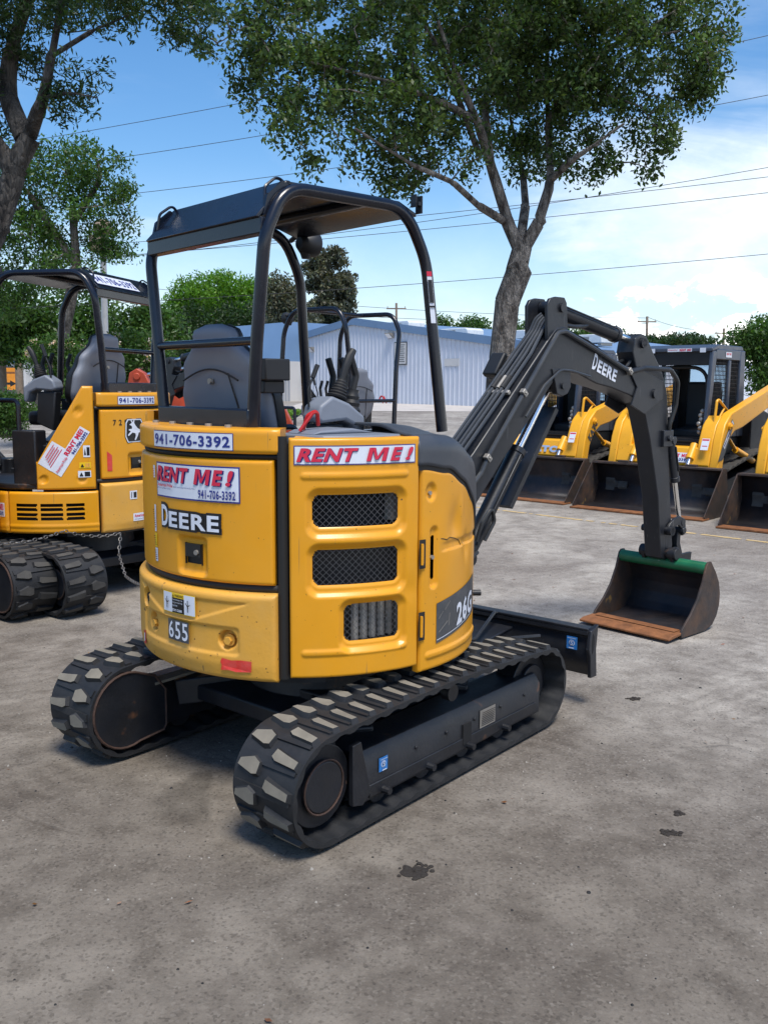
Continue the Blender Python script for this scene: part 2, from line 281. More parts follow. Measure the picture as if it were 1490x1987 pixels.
class MB:
    def __init__(s): s.v = []; s.f = []; s.m = []
    def add(s, vs, fs, mi=0):
        o = len(s.v); s.v.extend([tuple(p) for p in vs]); s.f.extend([tuple(i + o for i in f) for f in fs]); s.m.extend([mi] * len(fs)); return s
    def box(s, x0, x1, y0, y1, z0, z1, mi=0):
        vs = [(x, y, z) for x in (x0, x1) for y in (y0, y1) for z in (z0, z1)]
        return s.add(vs, [(0, 1, 3, 2), (4, 6, 7, 5), (0, 4, 5, 1), (2, 3, 7, 6), (0, 2, 6, 4), (1, 5, 7, 3)], mi)
    def obox(s, c, size, M=None, mi=0):
        M = M or Matrix.Identity(3); c = Vector(c); hx, hy, hz = [q / 2 for q in size]
        vs = [c + M @ Vector((x, y, z)) for x in (-hx, hx) for y in (-hy, hy) for z in (-hz, hz)]
        return s.add(vs, [(0, 1, 3, 2), (4, 6, 7, 5), (0, 4, 5, 1), (2, 3, 7, 6), (0, 2, 6, 4), (1, 5, 7, 3)], mi)
    def bar(s, p0, p1, w, h, mi=0, upv=(0, 0, 1)):
        p0, p1 = Vector(p0), Vector(p1); d = (p1 - p0); L = d.length; d.normalize(); side = d.cross(Vector(upv))
        if side.length < 1e-4: side = d.cross(Vector((1, 0, 0)))
        side.normalize(); u = side.cross(d); M = Matrix((d, side, u)).transposed()
        return s.obox((p0 + p1) / 2, (L, w, h), M, mi)
    def tube(s, pts, r, n=10, mi=0, caps=True, closed=False):
        pts = [Vector(p) for p in pts]; N = len(pts); rs = r if isinstance(r, (list, tuple)) else [r] * N
        tang = []
        for i in range(N):
            if closed: t = pts[(i + 1) % N] - pts[i - 1]
            else: t = pts[min(i + 1, N - 1)] - pts[max(i - 1, 0)]
            tang.append(t.normalized() if t.length > 1e-9 else Vector((0, 0, 1)))
        ref = Vector((0, 0, 1)) if abs(tang[0].z) < .9 else Vector((1, 0, 0)); u = tang[0].cross(ref).normalized(); vs = []
        for i in range(N):
            u = (u - tang[i] * u.dot(tang[i])).normalized(); w = tang[i].cross(u)
            for k in range(n):
                a = 2 * PI * k / n; vs.append(pts[i] + (u * math.cos(a) + w * math.sin(a)) * rs[i])
        fs = []
        for i in range(N if closed else N - 1):
            j = (i + 1) % N
            for k in range(n): k2 = (k + 1) % n; fs.append((i * n + k, i * n + k2, j * n + k2, j * n + k))
        if caps and not closed: fs.append(tuple(range(n - 1, -1, -1))); fs.append(tuple((N - 1) * n + k for k in range(n)))
        return s.add(vs, fs, mi)
    def cyl(s, p0, p1, r0, r1=None, n=20, mi=0): return s.tube([p0, p1], [r0, r1 if r1 is not None else r0], n, mi)
    def prism(s, poly, a0, a1, axis='y', mi=0):
        n = len(poly)
        f = {'y': lambda p, a: (p[0], a, p[1]), 'z': lambda p, a: (p[0], p[1], a), 'x': lambda p, a: (a, p[0], p[1])}[axis]
        vs = [f(p, a0) for p in poly] + [f(p, a1) for p in poly]
        fs = [tuple(range(n)), tuple(range(2 * n - 1, n - 1, -1))] + [(i, i + n, (i + 1) % n + n, (i + 1) % n) for i in range(n)]
        return s.add(vs, fs, mi)
    def ball(s, c, r, n=12, m=8, mi=0):
        c = Vector(c); r = r if isinstance(r, (list, tuple)) else (r, r, r); vs = []; fs = []
        for i in range(m + 1):
            t = PI * i / m
            for k in range(n): a = 2 * PI * k / n; vs.append((c.x + r[0] * math.sin(t) * math.cos(a), c.y + r[1] * math.sin(t) * math.sin(a), c.z + r[2] * math.cos(t)))
        for i in range(m):
            for k in range(n): k2 = (k + 1) % n; fs.append((i * n + k, (i + 1) * n + k, (i + 1) * n + k2, i * n + k2))
        return s.add(vs, fs, mi)
    def grid(s, fn, nu, nv, mi=0, hole=None, flip=False):
        vs = [fn(i / nu, j / nv) for j in range(nv + 1) for i in range(nu + 1)]; fs = []
        for j in range(nv):
            for i in range(nu):
                if hole and hole((i + .5) / nu, (j + .5) / nv): continue
                a = j * (nu + 1) + i; q = (a, a + 1, a + nu + 2, a + nu + 1); fs.append(q[::-1] if flip else q)
        return s.add(vs, fs, mi)
    def build(s, name, mats, parent=None, T=None, smooth=35, bevel=0, solid=0, segs=2):
        me = bpy.data.meshes.new(name); vs = [tuple(T @ Vector(p)) for p in s.v] if T is not None else s.v
        me.from_pydata(vs, [], s.f); mats = mats if isinstance(mats, (list, tuple)) else [mats]
        for q in mats: me.materials.append(MAT[q])
        if len(mats) > 1: me.polygons.foreach_set('material_index', s.m)
        if smooth:
            me.shade_smooth()
            try: me.set_sharp_from_angle(angle=R(smooth))
            except Exception: pass
        me.update(); o = bpy.data.objects.new(name, me); col.objects.link(o)
        if solid: q = o.modifiers.new('solid', 'SOLIDIFY'); q.thickness = solid; q.offset = -1
        if bevel:
            q = o.modifiers.new('bevel', 'BEVEL'); q.width = bevel; q.segments = segs; q.limit_method = 'ANGLE'; q.angle_limit = R(40); q.use_clamp_overlap = True
        if parent is not None: o.parent = parent
        return o
_tc = {}
def text2d(body, bold=0., shear=0., space=1.12):
    k = (body, bold, shear)
    if k in _tc: return _tc[k]
    cu = bpy.data.curves.new('t', 'FONT'); cu.body = body; cu.offset = bold; cu.shear = shear; cu.resolution_u = 3; cu.space_character = space; cu.size = 1
    ob = bpy.data.objects.new('t', cu); col.objects.link(ob); bpy.context.view_layer.update()
    me = bpy.data.meshes.new_from_object(ob.evaluated_get(bpy.context.evaluated_depsgraph_get()))
    V = np.array([(v.co.x, v.co.y) for v in me.vertices]); Fc = [tuple(p.vertices) for p in me.polygons]
    bpy.data.objects.remove(ob); bpy.data.curves.remove(cu); bpy.data.meshes.remove(me)
    V = V - V.min(0); V = V / V.max(0); _tc[k] = (V, Fc); return _tc[k]
def decal(name, parent, S, items, T=None, base=.0025, step=None, label=None):
    """items in decal metres: ('r',x0,y0,x1,y1,mat) ('t',text,x0,y0,x1,y1,mat,bold,shear) ('p',pts,mat); each item lies one step above the one before."""
    mb = MB(); mats = []; step = step or min(.0012, .0085 / len(items))
    for li, it in enumerate(items):
        mt = it[5] if it[0] == 'r' else (it[6] if it[0] == 't' else it[2])
        if mt not in mats: mats.append(mt)
        mi = mats.index(mt); h = base + step * (it[-1] if it[0] == 'L' else li)
        if it[0] == 'r':
            x0, y0, x1, y1 = it[1:5]; nu = max(1, int(abs(x1 - x0) / .02))
            mb.grid(lambda a, b: S(x0 + (x1 - x0) * a, y0 + (y1 - y0) * b, h), nu, 1, mi)
        elif it[0] == 't':
            V, Fc = text2d(it[1], it[7] if len(it) > 7 else 0., it[8] if len(it) > 8 else 0.)
            x0, y0, x1, y1 = it[2:6]
            mb.add([S(x0 + (x1 - x0) * a, y0 + (y1 - y0) * b, h) for a, b in V], Fc, mi)
        else: mb.add([S(a, b, h) for a, b in it[1]], [tuple(range(len(it[1])))], mi)
    o = mb.build(name, mats, parent, T, smooth=0)
    if label: o['label'] = label
    return o
def plane_S(o, ux, vy):
    o, ux, vy = Vector(o), Vector(ux).normalized(), Vector(vy).normalized(); n = ux.cross(vy)
    return lambda u, v, h: tuple(o + ux * u + vy * v + n * h)
def sstep(x, a, b):
    t = min(max((x - a) / (b - a), 0), 1); return t * t * (3 - 2 * t)
def rrect(x, y, x0, x1, y0, y1, r):      # signed distance to a rounded rectangle, negative inside
    cx, cy = (x0 + x1) / 2, (y0 + y1) / 2; qx = abs(x - cx) - (x1 - x0) / 2 + r; qy = abs(y - cy) - (y1 - y0) / 2 + r
    return math.hypot(max(qx, 0), max(qy, 0)) + min(max(qx, qy), 0) - r

# px(), at(): where a point seen in that direction stands at a given distance
def at(pxx, pyy, D):
    d = r2 * ((pxx - 745) / F_PX) + u2 * (-(pyy - 993.5) / F_PX) + fw; t = D / d.y
    return Vector((d.x * t, D, CAM_H + d.z * t))
def zg(y, x=0):
    return .75 * sstep(y, 15, 46)

# ------------------------------------------------------------ mini excavator
CCX, CCY = .02, -.02
def SP(Rr):                                # surface of the round house: angle in degrees, height, offset
    def f(phi, z, h=0.): a = R(phi); return (CCX + (Rr + h) * math.cos(a), CCY + (Rr + h) * math.sin(a), z)
    return f
def cyl_S(Rr, phi0, z0):
    f = SP(Rr); return lambda u, v, h: f(phi0 + math.degrees(u / Rr), z0 + v, h)
def edge_round(u, v, L, H, r):
    e = min(u, L - u, v, H - v)
    return 0 if e >= r else -(r - math.sqrt(max(r * r - (r - e) ** 2, 0)))
def panel(name, mats, parent, T, Rr, p0, p1, z0, z1, depth=None, hole=None, res=.006, rnd=.012, ztop=None, thick=.02, smooth=50):
    L = R(p1 - p0) * Rr; nu = max(6, int(L / res)); nv = max(4, int((z1 - z0) / res)); f = SP(Rr); mb = MB()
    def fn(a, b):
        u = a * L; top = ztop(p0 + (p1 - p0) * a) if ztop else z1; Hh = top - z0; v = b * Hh
        d = edge_round(u, v, L, Hh, rnd) + (depth(u, z0 + v, L) if depth else 0)
        return f(p0 + (p1 - p0) * a, z0 + v, d)
    hl = (lambda a, b: hole(a * L, z0 + b * ((ztop(p0 + (p1 - p0) * a) if ztop else z1) - z0))) if hole else None
    mb.grid(fn, nu, nv, 0, hl)
    # turned-in rim on the four edges
    def rim(pts, inward=.03):
        vs = []; n = len(pts)
        for p in pts: vs.append(p)
        for p in pts:
            dx, dy = p[0] - CCX, p[1] - CCY; rr = math.hypot(dx, dy); k = (rr - inward) / rr; vs.append((CCX + dx * k, CCY + dy * k, p[2]))
        mb.add(vs, [(i, i + n, i + n + 1, i + 1) for i in range(n - 1)], 0)
    rim([fn(i / nu, 0) for i in range(nu + 1)]); rim([fn(i / nu, 1) for i in range(nu + 1)]); rim([fn(0, j / nv) for j in range(nv + 1)]); rim([fn(1, j / nv) for j in range(nv + 1)])
    return mb.build(name, mats, parent, T, smooth=smooth)

def track_path():
    pts = []
    cr_, rr = (-.73, .217), .192; cf_, rf = (.742, .205), .180
    for k in range(25): a = R(270 - 180 * k / 24); pts.append((cr_[0] + rr * math.cos(a), cr_[1] + rr * math.sin(a)))
    for k in range(1, 20):
        s = k / 20; x = cr_[0] + (cf_[0] - cr_[0]) * s; z = .409 * (1 - s) + .385 * s + .028 * math.sin(PI * s); pts.append((x, z))
    for k in range(25): a = R(90 - 180 * k / 24); pts.append((cf_[0] + rf * math.cos(a), cf_[1] + rf * math.sin(a)))
    for k in range(1, 12): s = k / 12; pts.append((cf_[0] + (cr_[0] - cf_[0]) * s, .025))
    P = np.array(pts + [pts[0]]); d = np.r_[0, np.cumsum(np.hypot(*np.diff(P, axis=0).T))]
    return P, d
TP, TD = track_path(); TL = TD[-1]
def tp(s):
    s = s % TL; x = np.interp(s, TD, TP[:, 0]); z = np.interp(s, TD, TP[:, 1]); e = .012
    x0, z0 = np.interp((s - e) % TL, TD, TP[:, 0]), np.interp((s - e) % TL, TD, TP[:, 1]); x1, z1 = np.interp((s + e) % TL, TD, TP[:, 0]), np.interp((s + e) % TL, TD, TP[:, 1])
    t = Vector((x1 - x0, 0, z1 - z0)).normalized(); n = Vector((-t.z, 0, t.x)); return Vector((x, 0, z)), t, n    # n points outwards
def make_track(parent, yc, out, worn, pitches=42):
    mb = MB(); N = pitches * 4; ds = TL / N; prof = [(-.15, -.006), (-.15, .008), (.15, .008), (.15, -.006), (.04, -.012), (.025, -.030), (.012, -.030), (0, -.012), (-.012, -.030), (-.025, -.030), (-.04, -.012)]
    vs = []
    for i in range(N):
        p, t, n = tp(i * ds); rib = .009 if i % 4 < 2 else 0
        for (y, h) in prof:
            hh = h - (rib if -.03 < h < -.005 else 0) + (0 if i % 2 else .0)
            if h < -.025 and i % 4 >= 2: hh = -.012
            q = p + n * hh; vs.append((q.x, yc + y * out * -1, q.z))
    K = len(prof); fs = []
    for i in range(N):
        j = (i + 1) % N
        for k in range(K): k2 = (k + 1) % K; fs.append((i * K + k, i * K + k2, j * K + k2, j * K + k))
    mb.add(vs, fs, 0)
    # tread lugs: the inner row is long, the outer row short, both slanted like a chevron and half a pitch apart
    po = [(-.012, -.132), (.014, -.126), (.036, -.060), (.020, -.022), (-.024, -.024), (-.030, -.050)]
    pin = [(-.022, .138), (.008, .142), (.018, .080), (.030, .016), (-.004, .008), (-.016, .030)]
    pit = TL / pitches
    for k in range(pitches):
        for row, poly in ((0, po), (1, pin)):
            s0 = (k + (.0 if row == 0 else .5)) * pit; jit = random.uniform(-.003, .002)
            base = []; top = []
            cs = sum(q[0] for q in poly) / 6; cy = sum(q[1] for q in poly) / 6
            for (a, y) in poly:
                for lst, g, h in ((base, 1.24, .004), (top, .80, .026 + jit)):
                    aa, yy = cs + (a - cs) * g, cy + (y - cy) * (1.05 if g > 1 else .90)
                    p, t, n = tp(s0 + aa); q = p + n * h; lst.append((q.x, yc + (-yy if out > 0 else yy) * -1 * 1, q.z))
            n6 = 6; mb.add(base + top, [(i, (i + 1) % n6, (i + 1) % n6 + n6, i + n6) for i in range(n6)], 0)
            mb.add(top, [tuple(range(n6))], 1)
        # raised web between lugs
        p, t, n = tp((k + .27) * pit); M = Matrix((t, Vector((0, 1, 0)), n)).transposed()
        mb.obox(p + n * .011 + Vector((0, yc, 0)), (.030, .27, .008), M, 0)
    return mb.build('rubber_track', ['rubber', 'worn_rubber' if worn else 'dusty_rubber'], parent, smooth=30)
def make_frame(parent, yc, out, detail=True):
    mb = MB(); yo = yc + out * .112; yi = yc - out * .10; y0, y1 = min(yo, yi), max(yo, yi)
    poly = [(y0, .085), (y0, .228), (y0 + .03, .272), (y1 - .03, .272), (y1, .228), (y1, .085)]
    mb.prism([(a, b) for a, b in poly], -.54, .74, 'x')
    mb.prism([(-.60, .33), (-.555, .335), (-.50, .12), (-.545, .085), (-.60, .10)], yo - out * .01, yo + out * .012, 'y')
    mb.box(-.50, .70, min(yo, yo + out * .006), max(yo, yo + out * .006), .095, .145)
    for x in np.linspace(-.42, .6, 6): mb.cyl((x, yo, .205), (x, yo + out * .007, .205), .009, .009, 6)
    fr = mb.build('track_frame', 'frame_black', parent, bevel=.004)
    m2 = MB(); m2.cyl((-.73, yc - out * .02, .215), (-.73, yc + out * .085, .215), .150, .150, 28); m2.cyl((-.73, yc + out * .085, .215), (-.73, yc + out * .105, .215), .098, .092, 32)
    for k in range(11): a = 2 * PI * k / 11; m2.cyl((-.73 + .165 * math.cos(a), yc - out * .02, .215 + .165 * math.sin(a)), (-.73 + .165 * math.cos(a), yc + out * .02, .215 + .165 * math.sin(a)), .014, .014, 8)
    sp_ = m2.build('drive_sprocket', 'frame_black', parent, bevel=.004)
    m3 = MB(); ring = [(-.73 + .098 * math.cos(a), yc + out * .104, .215 + .098 * math.sin(a)) for a in np.linspace(0, 2 * PI, 28, endpoint=False)]
    m3.tube(ring, .004, 6, closed=True); m3.build('cover_ring', 'rusty_steel', sp_)
    m4 = MB(); m4.cyl((.742, yc - .05, .205), (.742, yc + .05, .205), .150, .150, 28); m4.cyl((.742, yc - .07, .205), (.742, yc + .07, .205), .10, .10, 20); m4.build('idler_wheel', 'frame_black', parent, bevel=.004)
    for x in (-.42, -.14, .14, .42): m5 = MB(); m5.cyl((x, yc - .09, .105), (x, yc + .09, .105), .058, .058, 18); m5.cyl((x, yc + out * .09, .105), (x, yc + out * .150, .105), .018, .014, 10); m5.build('track_roller', 'frame_black', parent)
    m6 = MB(); m6.cyl((.05, yc - .06, .355), (.05, yc + out * .10, .355), .036, .036, 16); m6.build('carrier_roller', 'frame_black', parent)
    if detail:
        # inner guard plate of the drive with a rusty rim
        pts = [(-.745 + .165 * math.cos(a), .225 + .165 * math.sin(a)) for a in [R(q) for q in range(75, 292, 12)]] + [(-.56, .085), (-.545, .11), (-.545, .27), (-.60, .345)]
        m7 = MB(); yi = yc - out * .152; m7.prism(pts, yi, yi + out * .012, 'y'); gp = m7.build('drive_guard', 'frame_black', parent)
        m8 = MB(); m8.tube([(a, yi, b) for a, b in pts], .006, 6, closed=True); m8.build('guard_rim', 'rusty_steel', gp)
        if out > 0:
            m9 = MB(); m9.prism([(-.60, .300), (-.60, .312), (-.05, .322), (-.05, .310)], yc - out * .155, yc - out * .09, 'y'); m9.build('step_plate', 'worn_rubber', parent)  # pale strip: sunlight on the flat deck is put into its colour
        o = MB(); o.box(.10, .16, min(yo - .001 * out, yo + .008 * out), max(yo - .001 * out, yo + .008 * out), .115, .205); o.build('frame_slot', 'void', fr)
        if out < 0:
            decal('data_plate', fr, plane_S((.29, yo - .0015, .190), (1, 0, 0), (0, 0, 1)), [('r', -.06, -.04, .06, .04, 'bolt_steel')] + [('r', -.05, y, .05, y + .003, 'ink_black') for y in np.linspace(-.032, .028, 8)])
            tie_sticker(fr, plane_S((-.42, yo - .0015, .205), (1, 0, 0), (0, 0, 1)), .05)
        cap = MB()
        for k in range(9): cap.cyl((-.60 + .02 * random.random(), yo - out * .03 - out * .012 * k, .16 + .02 * random.random()), (-.62, yo - out * .05 - out * .008 * k, .30), .006, .006, 6)
        cap.build('drive_hose', 'rusty_steel', sp_)
def tie_sticker(parent, S, w=.05, T=None):
    ring = lambda r, n=14: [(r * math.cos(2 * PI * k / n), r * math.sin(2 * PI * k / n)) for k in range(n)]
    it = [('r', -w / 2, -w * .55, w / 2, w * .55, 'ink_blue'), ('p', ring(w * .27), 'sticker_white'), ('p', ring(w * .21), 'ink_blue'), ('t', 'S', -w * .10, -w * .18, w * .10, w * .18, 'sticker_white', .01), ('r', -w * .4, w * .38, w * .4, w * .46, 'ink_paleblue'), ('r', -w * .25, -w * .46, w * .25, -w * .38, 'sticker_white')]
    decal('tie_down_sticker', parent, S, it, T)

def rent_me(x0, y0, x1, y1, mt, bold, shear):
    w = x1 - x0; hh = y1 - y0; X = lambda a: x0 + w * a; out = [('t', 'RENT', X(0), y0, X(.50), y1, mt, bold, shear)]
    a0, a1 = X(.565), X(.765); k = shear * hh * .9; mw = a1 - a0 - k; f = lambda u, v: (a0 + mw * u + k * v, y0 + hh * v)
    for q in (((0, 0), (.22, 0), (.22, 1), (0, 1)), ((.78, 0), (1, 0), (1, 1), (.78, 1)), ((.16, 1), (.30, 1), (.57, .12), (.43, .12)), ((.70, 1), (.84, 1), (.57, .12), (.43, .12))): out.append(('p', [f(*p) for p in q], mt))
    return out + [('t', 'E', X(.775), y0, X(.895), y1, mt, bold, shear), ('t', '!', X(.92), y0, X(1), y1, mt, bold, shear)]
def rent_sticker(name, parent, S, w, h, kind, T=None, label=None):
    if kind == 'big':      # framed sign: RENT ME! over company line and number
        it = [('r', -w / 2, -h / 2, w / 2, h / 2, 'ink_navy'), ('r', -w / 2 + .006, -h / 2 + .006, w / 2 - .006, h / 2 - .006, 'sticker_white'),
              *rent_me(-w * .470, -h * .060, w * .455, h * .385, 'ink_navy', .05, .22), *rent_me(-w * .480, -h * .035, w * .445, h * .400, 'ink_red', .04, .22),
              ('t', 'American Pride', -w * .45, -h * .19, -w * .22, -h * .09, 'ink_red', .03), ('t', 'RENTAL, EQUIPMENT & SALES', -w * .45, -h * .26, -w * .24, -h * .215, 'ink_navy', .01),
              ('t', 'www.americanpriderentals.com', -w * .20, -h * .20, w * .06, -h * .13, 'ink_navy', .0), ('t', '941-706-3392', w * .10, -h * .42, w * .465, -h * .16, 'ink_navy', .035)]
    elif kind == 'long':
        it = [('r', -w / 2, -h / 2, w / 2, h / 2, 'ink_navy'), ('r', -w / 2 + .004, -h / 2 + .004, w / 2 - .004, h / 2 - .004, 'sticker_white'),
              *rent_me(-w * .475, -h * .36, w * .475, h * .34, 'ink_navy', .05, .30), *rent_me(-w * .482, -h * .33, w * .468, h * .37, 'ink_red', .04, .30)]
    elif kind == 'phone':
        it = [('r', -w / 2, -h / 2, w / 2, h / 2, 'ink_navy'), ('r', -w / 2 + .003, -h / 2 + .003, w / 2 - .003, h / 2 - .003, 'sticker_white'), ('t', '941-706-3392', -w * .47, -h * .33, w * .47, h * .33, 'ink_navy', .03)]
    elif kind == 'small':
        it = [('r', -w / 2, -h / 2, w / 2, h / 2, 'sticker_white'), ('t', 'RENT ME!', -w * .1, -h * .02, w * .46, h * .42, 'ink_red', .05), ('t', '941-706-3392', -w * .02, -h * .42, w * .46, -h * .1, 'ink_navy', .04),
              ('t', 'American Pride', -w * .47, -h * .1, -w * .13, h * .16, 'ink_red', .02)]
    else:
        it = [('r', -w / 2, -h / 2, w / 2, h / 2, 'sticker_white'), ('t', 'American Pride', -w * .44, -h * .02, w * .44, h * .38, 'ink_red', .03), ('t', 'www.americanpriderentals.com', -w * .44, -h * .38, w * .44, -h * .14, 'ink_navy', 0)]
    return decal(name, parent, S, it, T, label=label)

def joystick(parent, T, base, lean, r=.05, h=.11):
    b = Vector(base); l = Vector(lean); mb = MB(); n = 7; pts = []; rs = []
    for k in range(n * 2): s = k / (2 * n - 1); pts.append(b + l * h * s); rs.append((r * (1 - .62 * s)) * (1.0 if k % 2 else .86))
    mb.tube(pts, rs, 14); top = b + l * h
    j = mb.build('joystick_boot', 'bellows', parent, T)
    m = MB(); d = l.normalized(); m.tube([top - d * .01, top + d * .05, top + d * .09 + Vector((.008, 0, .006)), top + d * .115 + Vector((.022, 0, .012))], [.013, .017, .020, .014], 10); m.build('grip', 'seat_vinyl', parent, T)

LPH = -166.8
def make_excavator(label, group, loc, yaw, hyaw, hoff=(0, 0), main=True, opts=None):
    op = dict(body=True, zt=1.44, bt=None, xbar=1.79, zb=0., boom=True, stickers='none', number='', scale=1., low=0, seat=True); op.update(opts or {})
    global LPH; LPH = -200.0 if op['stickers'] == 'second' else -166.8
    root = empty('mini_excavator', loc, PI / 2 - yaw); tag(root, label, 'excavator', group); root.scale = (op['scale'],) * 3
    T = Matrix.Translation((hoff[0], hoff[1], 0)) @ Matrix.Rotation(-(hyaw - yaw), 4, 'Z')
    # ---- undercarriage
    make_track(root, -.60, -1, main); make_track(root, .60, 1, main)
    make_frame(root, -.60, -1); make_frame(root, .60, 1)
    mb = MB(); mb.cyl((0, 0, .30), (0, 0, .44), .34, .32, 40)
    for sx, sy in ((1, 1), (1, -1), (-1, 1), (-1, -1)): mb.bar((sx * .10, sy * .12, .30), (sx * .40, sy * .52, .23), .20, .12)
    mb.box(-.3, .3, -.3, .3, .22, .34); mb.prism([(-.42, .20), (-.42, .27), (-.1, .36), (.1, .36), (.42, .27), (.42, .20)], -.50, .50, 'y')
    cf = mb.build('undercarriage_frame', 'frame_black', root, bevel=.008)
    if main: tie_sticker(cf, plane_S((-.425, -.36, .30), (0, -1, 0), (0.0, 0, 1)), .075)
    # ---- dozer blade
    mb = MB(); xb = 1.16; prof = []
    for k in range(9): s = k / 8; prof.append((xb + .012 + .045 * (2 * s - 1) ** 2, .155 + .235 * s))
    prof += [(xb + .085, .405), (xb + .0, .398)]
    back = [(p[0] - .018, p[1]) for p in prof[8::-1]]
    mb.prism(prof[:9] + [(xb + .06, .398), (xb - .01, .398)] + [(xb - .012, .375)] + back[1:], -.745, .745, 'y')
    ep = [(xb - .012, .402), (xb + .065, .424), (xb + .050, .30), (xb + .065, .152), (xb + .0, .155), (xb - .012, .27), (xb - .03, .31)]
    for sy in (-1, 1): mb.prism(ep, sy * .745, sy * .765, 'y')
    mb.box(xb - .012, xb + .05, -.745, .745, .398, .412)
    bl = mb.build('dozer_blade', 'dark_paint' if main else 'frame_black', root, bevel=.004)
    m2 = MB()
    for sy in (-1, 1): m2.prism([(.30, .16), (.30, .26), (.80, .30), (xb + .01, .33), (xb + .01, .21), (.8, .19)], sy * .26 - .035, sy * .26 + .035, 'y')
    m2.prism([(.85, .30), (.85, .315), (xb, .345), (xb, .33)], -.30, .30, 'y')
    m2.build('blade_arm', 'dark_paint', root, bevel=.006)
    m2 = MB(); m2.cyl((.35, 0, .38), (.80, 0, .34), .038, .038, 16); m2.build('blade_cylinder', 'dark_paint', root)
    m2 = MB(); m2.tube(fillet([(.45, -.30, .40), (.75, -.42, .345), (.95, -.38, .335), (1.10, -.50, .34)], .08), .011, 8); m2.tube(fillet([(.45, -.26, .40), (.8, -.30, .35), (1.1, -.22, .42), (1.155, -.20, .40)], .06), .009, 8)
    m2.build('blade_hose', 'hose', root)
    if main:
        tie_sticker(bl, plane_S((xb - .0125, -.66, .325), (0, -1, 0), (0, 0, 1)), .06)
        o = MB(); o.prism([(.0, -.008), (.012, -.03), (.012, -.04), (-.004, -.055), (-.012, -.05), (-.012, .02), (-.004, .03)], 0, 0.0015, 'z')
        sl = MB(); sl.prism([(xb + .005, .28), (xb + .016, .30), (xb + .026, .33), (xb + .022, .37), (xb + .008, .385), (xb + .001, .35)], -.7665, -.764, 'y'); sl.build('blade_slot', 'void', bl)
    # ---- house body
    dz = op['zb']; T0 = T; bt = op['bt'] or op['zt']; ks = (bt - .40) / 1.04; TB = T0 @ Matrix.Translation((0, 0, .40 * (1 - ks))) @ Matrix.Diagonal((1, 1, ks, 1)) if bt != 1.44 else T0
    if op['body']:
        T = TB
        mb = MB(); inner = [(CCX + .64 * math.cos(R(a)), CCY + .64 * math.sin(R(a))) for a in range(118, 243, 6)] + [(.60, -.36), (.60, .36)]
        mb.prism([(a[0], a[1]) for a in inner], .46, .50, 'z'); ring2 = [(CCX + .60 * math.cos(R(a)), CCY + .60 * math.sin(R(a))) for a in range(108, 253, 6)]
        base = mb.build('house_base', 'frame_black', root, T)
        mb = MB(); core = [(CCX + .655 * math.cos(R(a)), CCY + .655 * math.sin(R(a))) for a in range(120, 302, 6)] + [(.30, -.30), (-.28, -.28), (-.30, .30)]
        core = [(CCX + .655 * math.cos(R(a)), CCY + .655 * math.sin(R(a))) for a in range(124, 300, 6)] + [(.30, -.33), (-.22, -.26), (-.30, .30)]
        mb.prism(core, .50, 1.40 - dz, 'z'); mb.prism([(CCX + .655 * math.cos(R(a)), CCY + .655 * math.sin(R(a))) for a in range(296, 325, 4)] + [(.30, -.33)], .50, .85, 'z')
        eng = mb.build('engine_bay', 'void', root, T, smooth=0)
        # counterweight
        def cwd(u, z, L):
            Rr = .745; ph = -223 + math.degrees(u / Rr); d = 0
            for (pc, zc, r, dp) in ((-152.7, .646, .042, .030), (-188 + 1.1, .651, .042, .030), (-192.3, .739, .034, .05)):
                q = math.hypot(R(ph - pc) * Rr, (z - zc) * (.75 if pc < -190 else 1)); d -= dp * (1 - sstep(q, r * .72, r))
            zt_ = .835 - z
            e = rrect(R(ph + 170) * Rr, z, -.32, .28, .585, .700, .02); d -= .007 * (1 - sstep(e, -.010, .002))
            d += .010 * sstep(z, .52, .60) * 0
            d -= .03 * (1 - sstep(z, .49, .56)) * (1 - sstep(abs(ph + 180), 0, 60)) * .5
            tri = (z - .70) * 1.6 - abs(R(ph + 172) * Rr) * .55 + .04
            d -= .006 * sstep(tri, 0, .012) * sstep(z, .700, .712) * (1 - sstep(z, .79, .80))
            return d
        cw = panel('counterweight', ['faded_yellow'], root, T, .745, -223, -137, .487, .832, cwd, res=.005, rnd=.022)
        mb = MB(); f = SP(.745)
        for i in range(24):
            p0, p1 = -223 + 86 * i / 24, -223 + 86 * (i + 1) / 24
            mb.add([f(p0, .831, -.025), f(p1, .831, -.025), f(p1, .838, -.09), f(p0, .838, -.09)], [(0, 1, 2, 3)], 0)
        mb.build('counterweight_top', 'faded_yellow', cw, T)
        for pc in (-152.7, -187.0):
            m = MB(); a = SP(.745); p = Vector(a(pc, .643, -.028)); q = Vector(a(pc, .643, -.004)); m.cyl(p, q, .016, .016, 6); m.cyl(p, p + (q - p) * .3, .024, .024, 16); m.build('mounting_bolt', 'faded_yellow', cw, T)
        m = MB(); m.cyl(SP(.745)(-192.3, .739, -.045), SP(.745)(-192.3, .739, -.008), .018, .018, 14); m.build('exhaust_outlet', 'void', cw, T)
        # rear door, gasket, cap
        mb = MB(); f = SP(.70)
        for (pa, pb, za, zb_) in ((-224.5, -136.2, .832, .862), (-224.5, -136.2, 1.340, 1.362)):
            mb.grid(lambda a, b: f(pa + (pb - pa) * a, za + (zb_ - za) * b, .008 * math.sin(PI * b)), 40, 4, 0)
        mb.grid(lambda a, b: f(-136.9 + 3.0 * a, .50 + .93 * b, .016 + .008 * math.sin(PI * a)), 4, 20, 0)
        mb.build('door_seal', 'gasket', root, T)
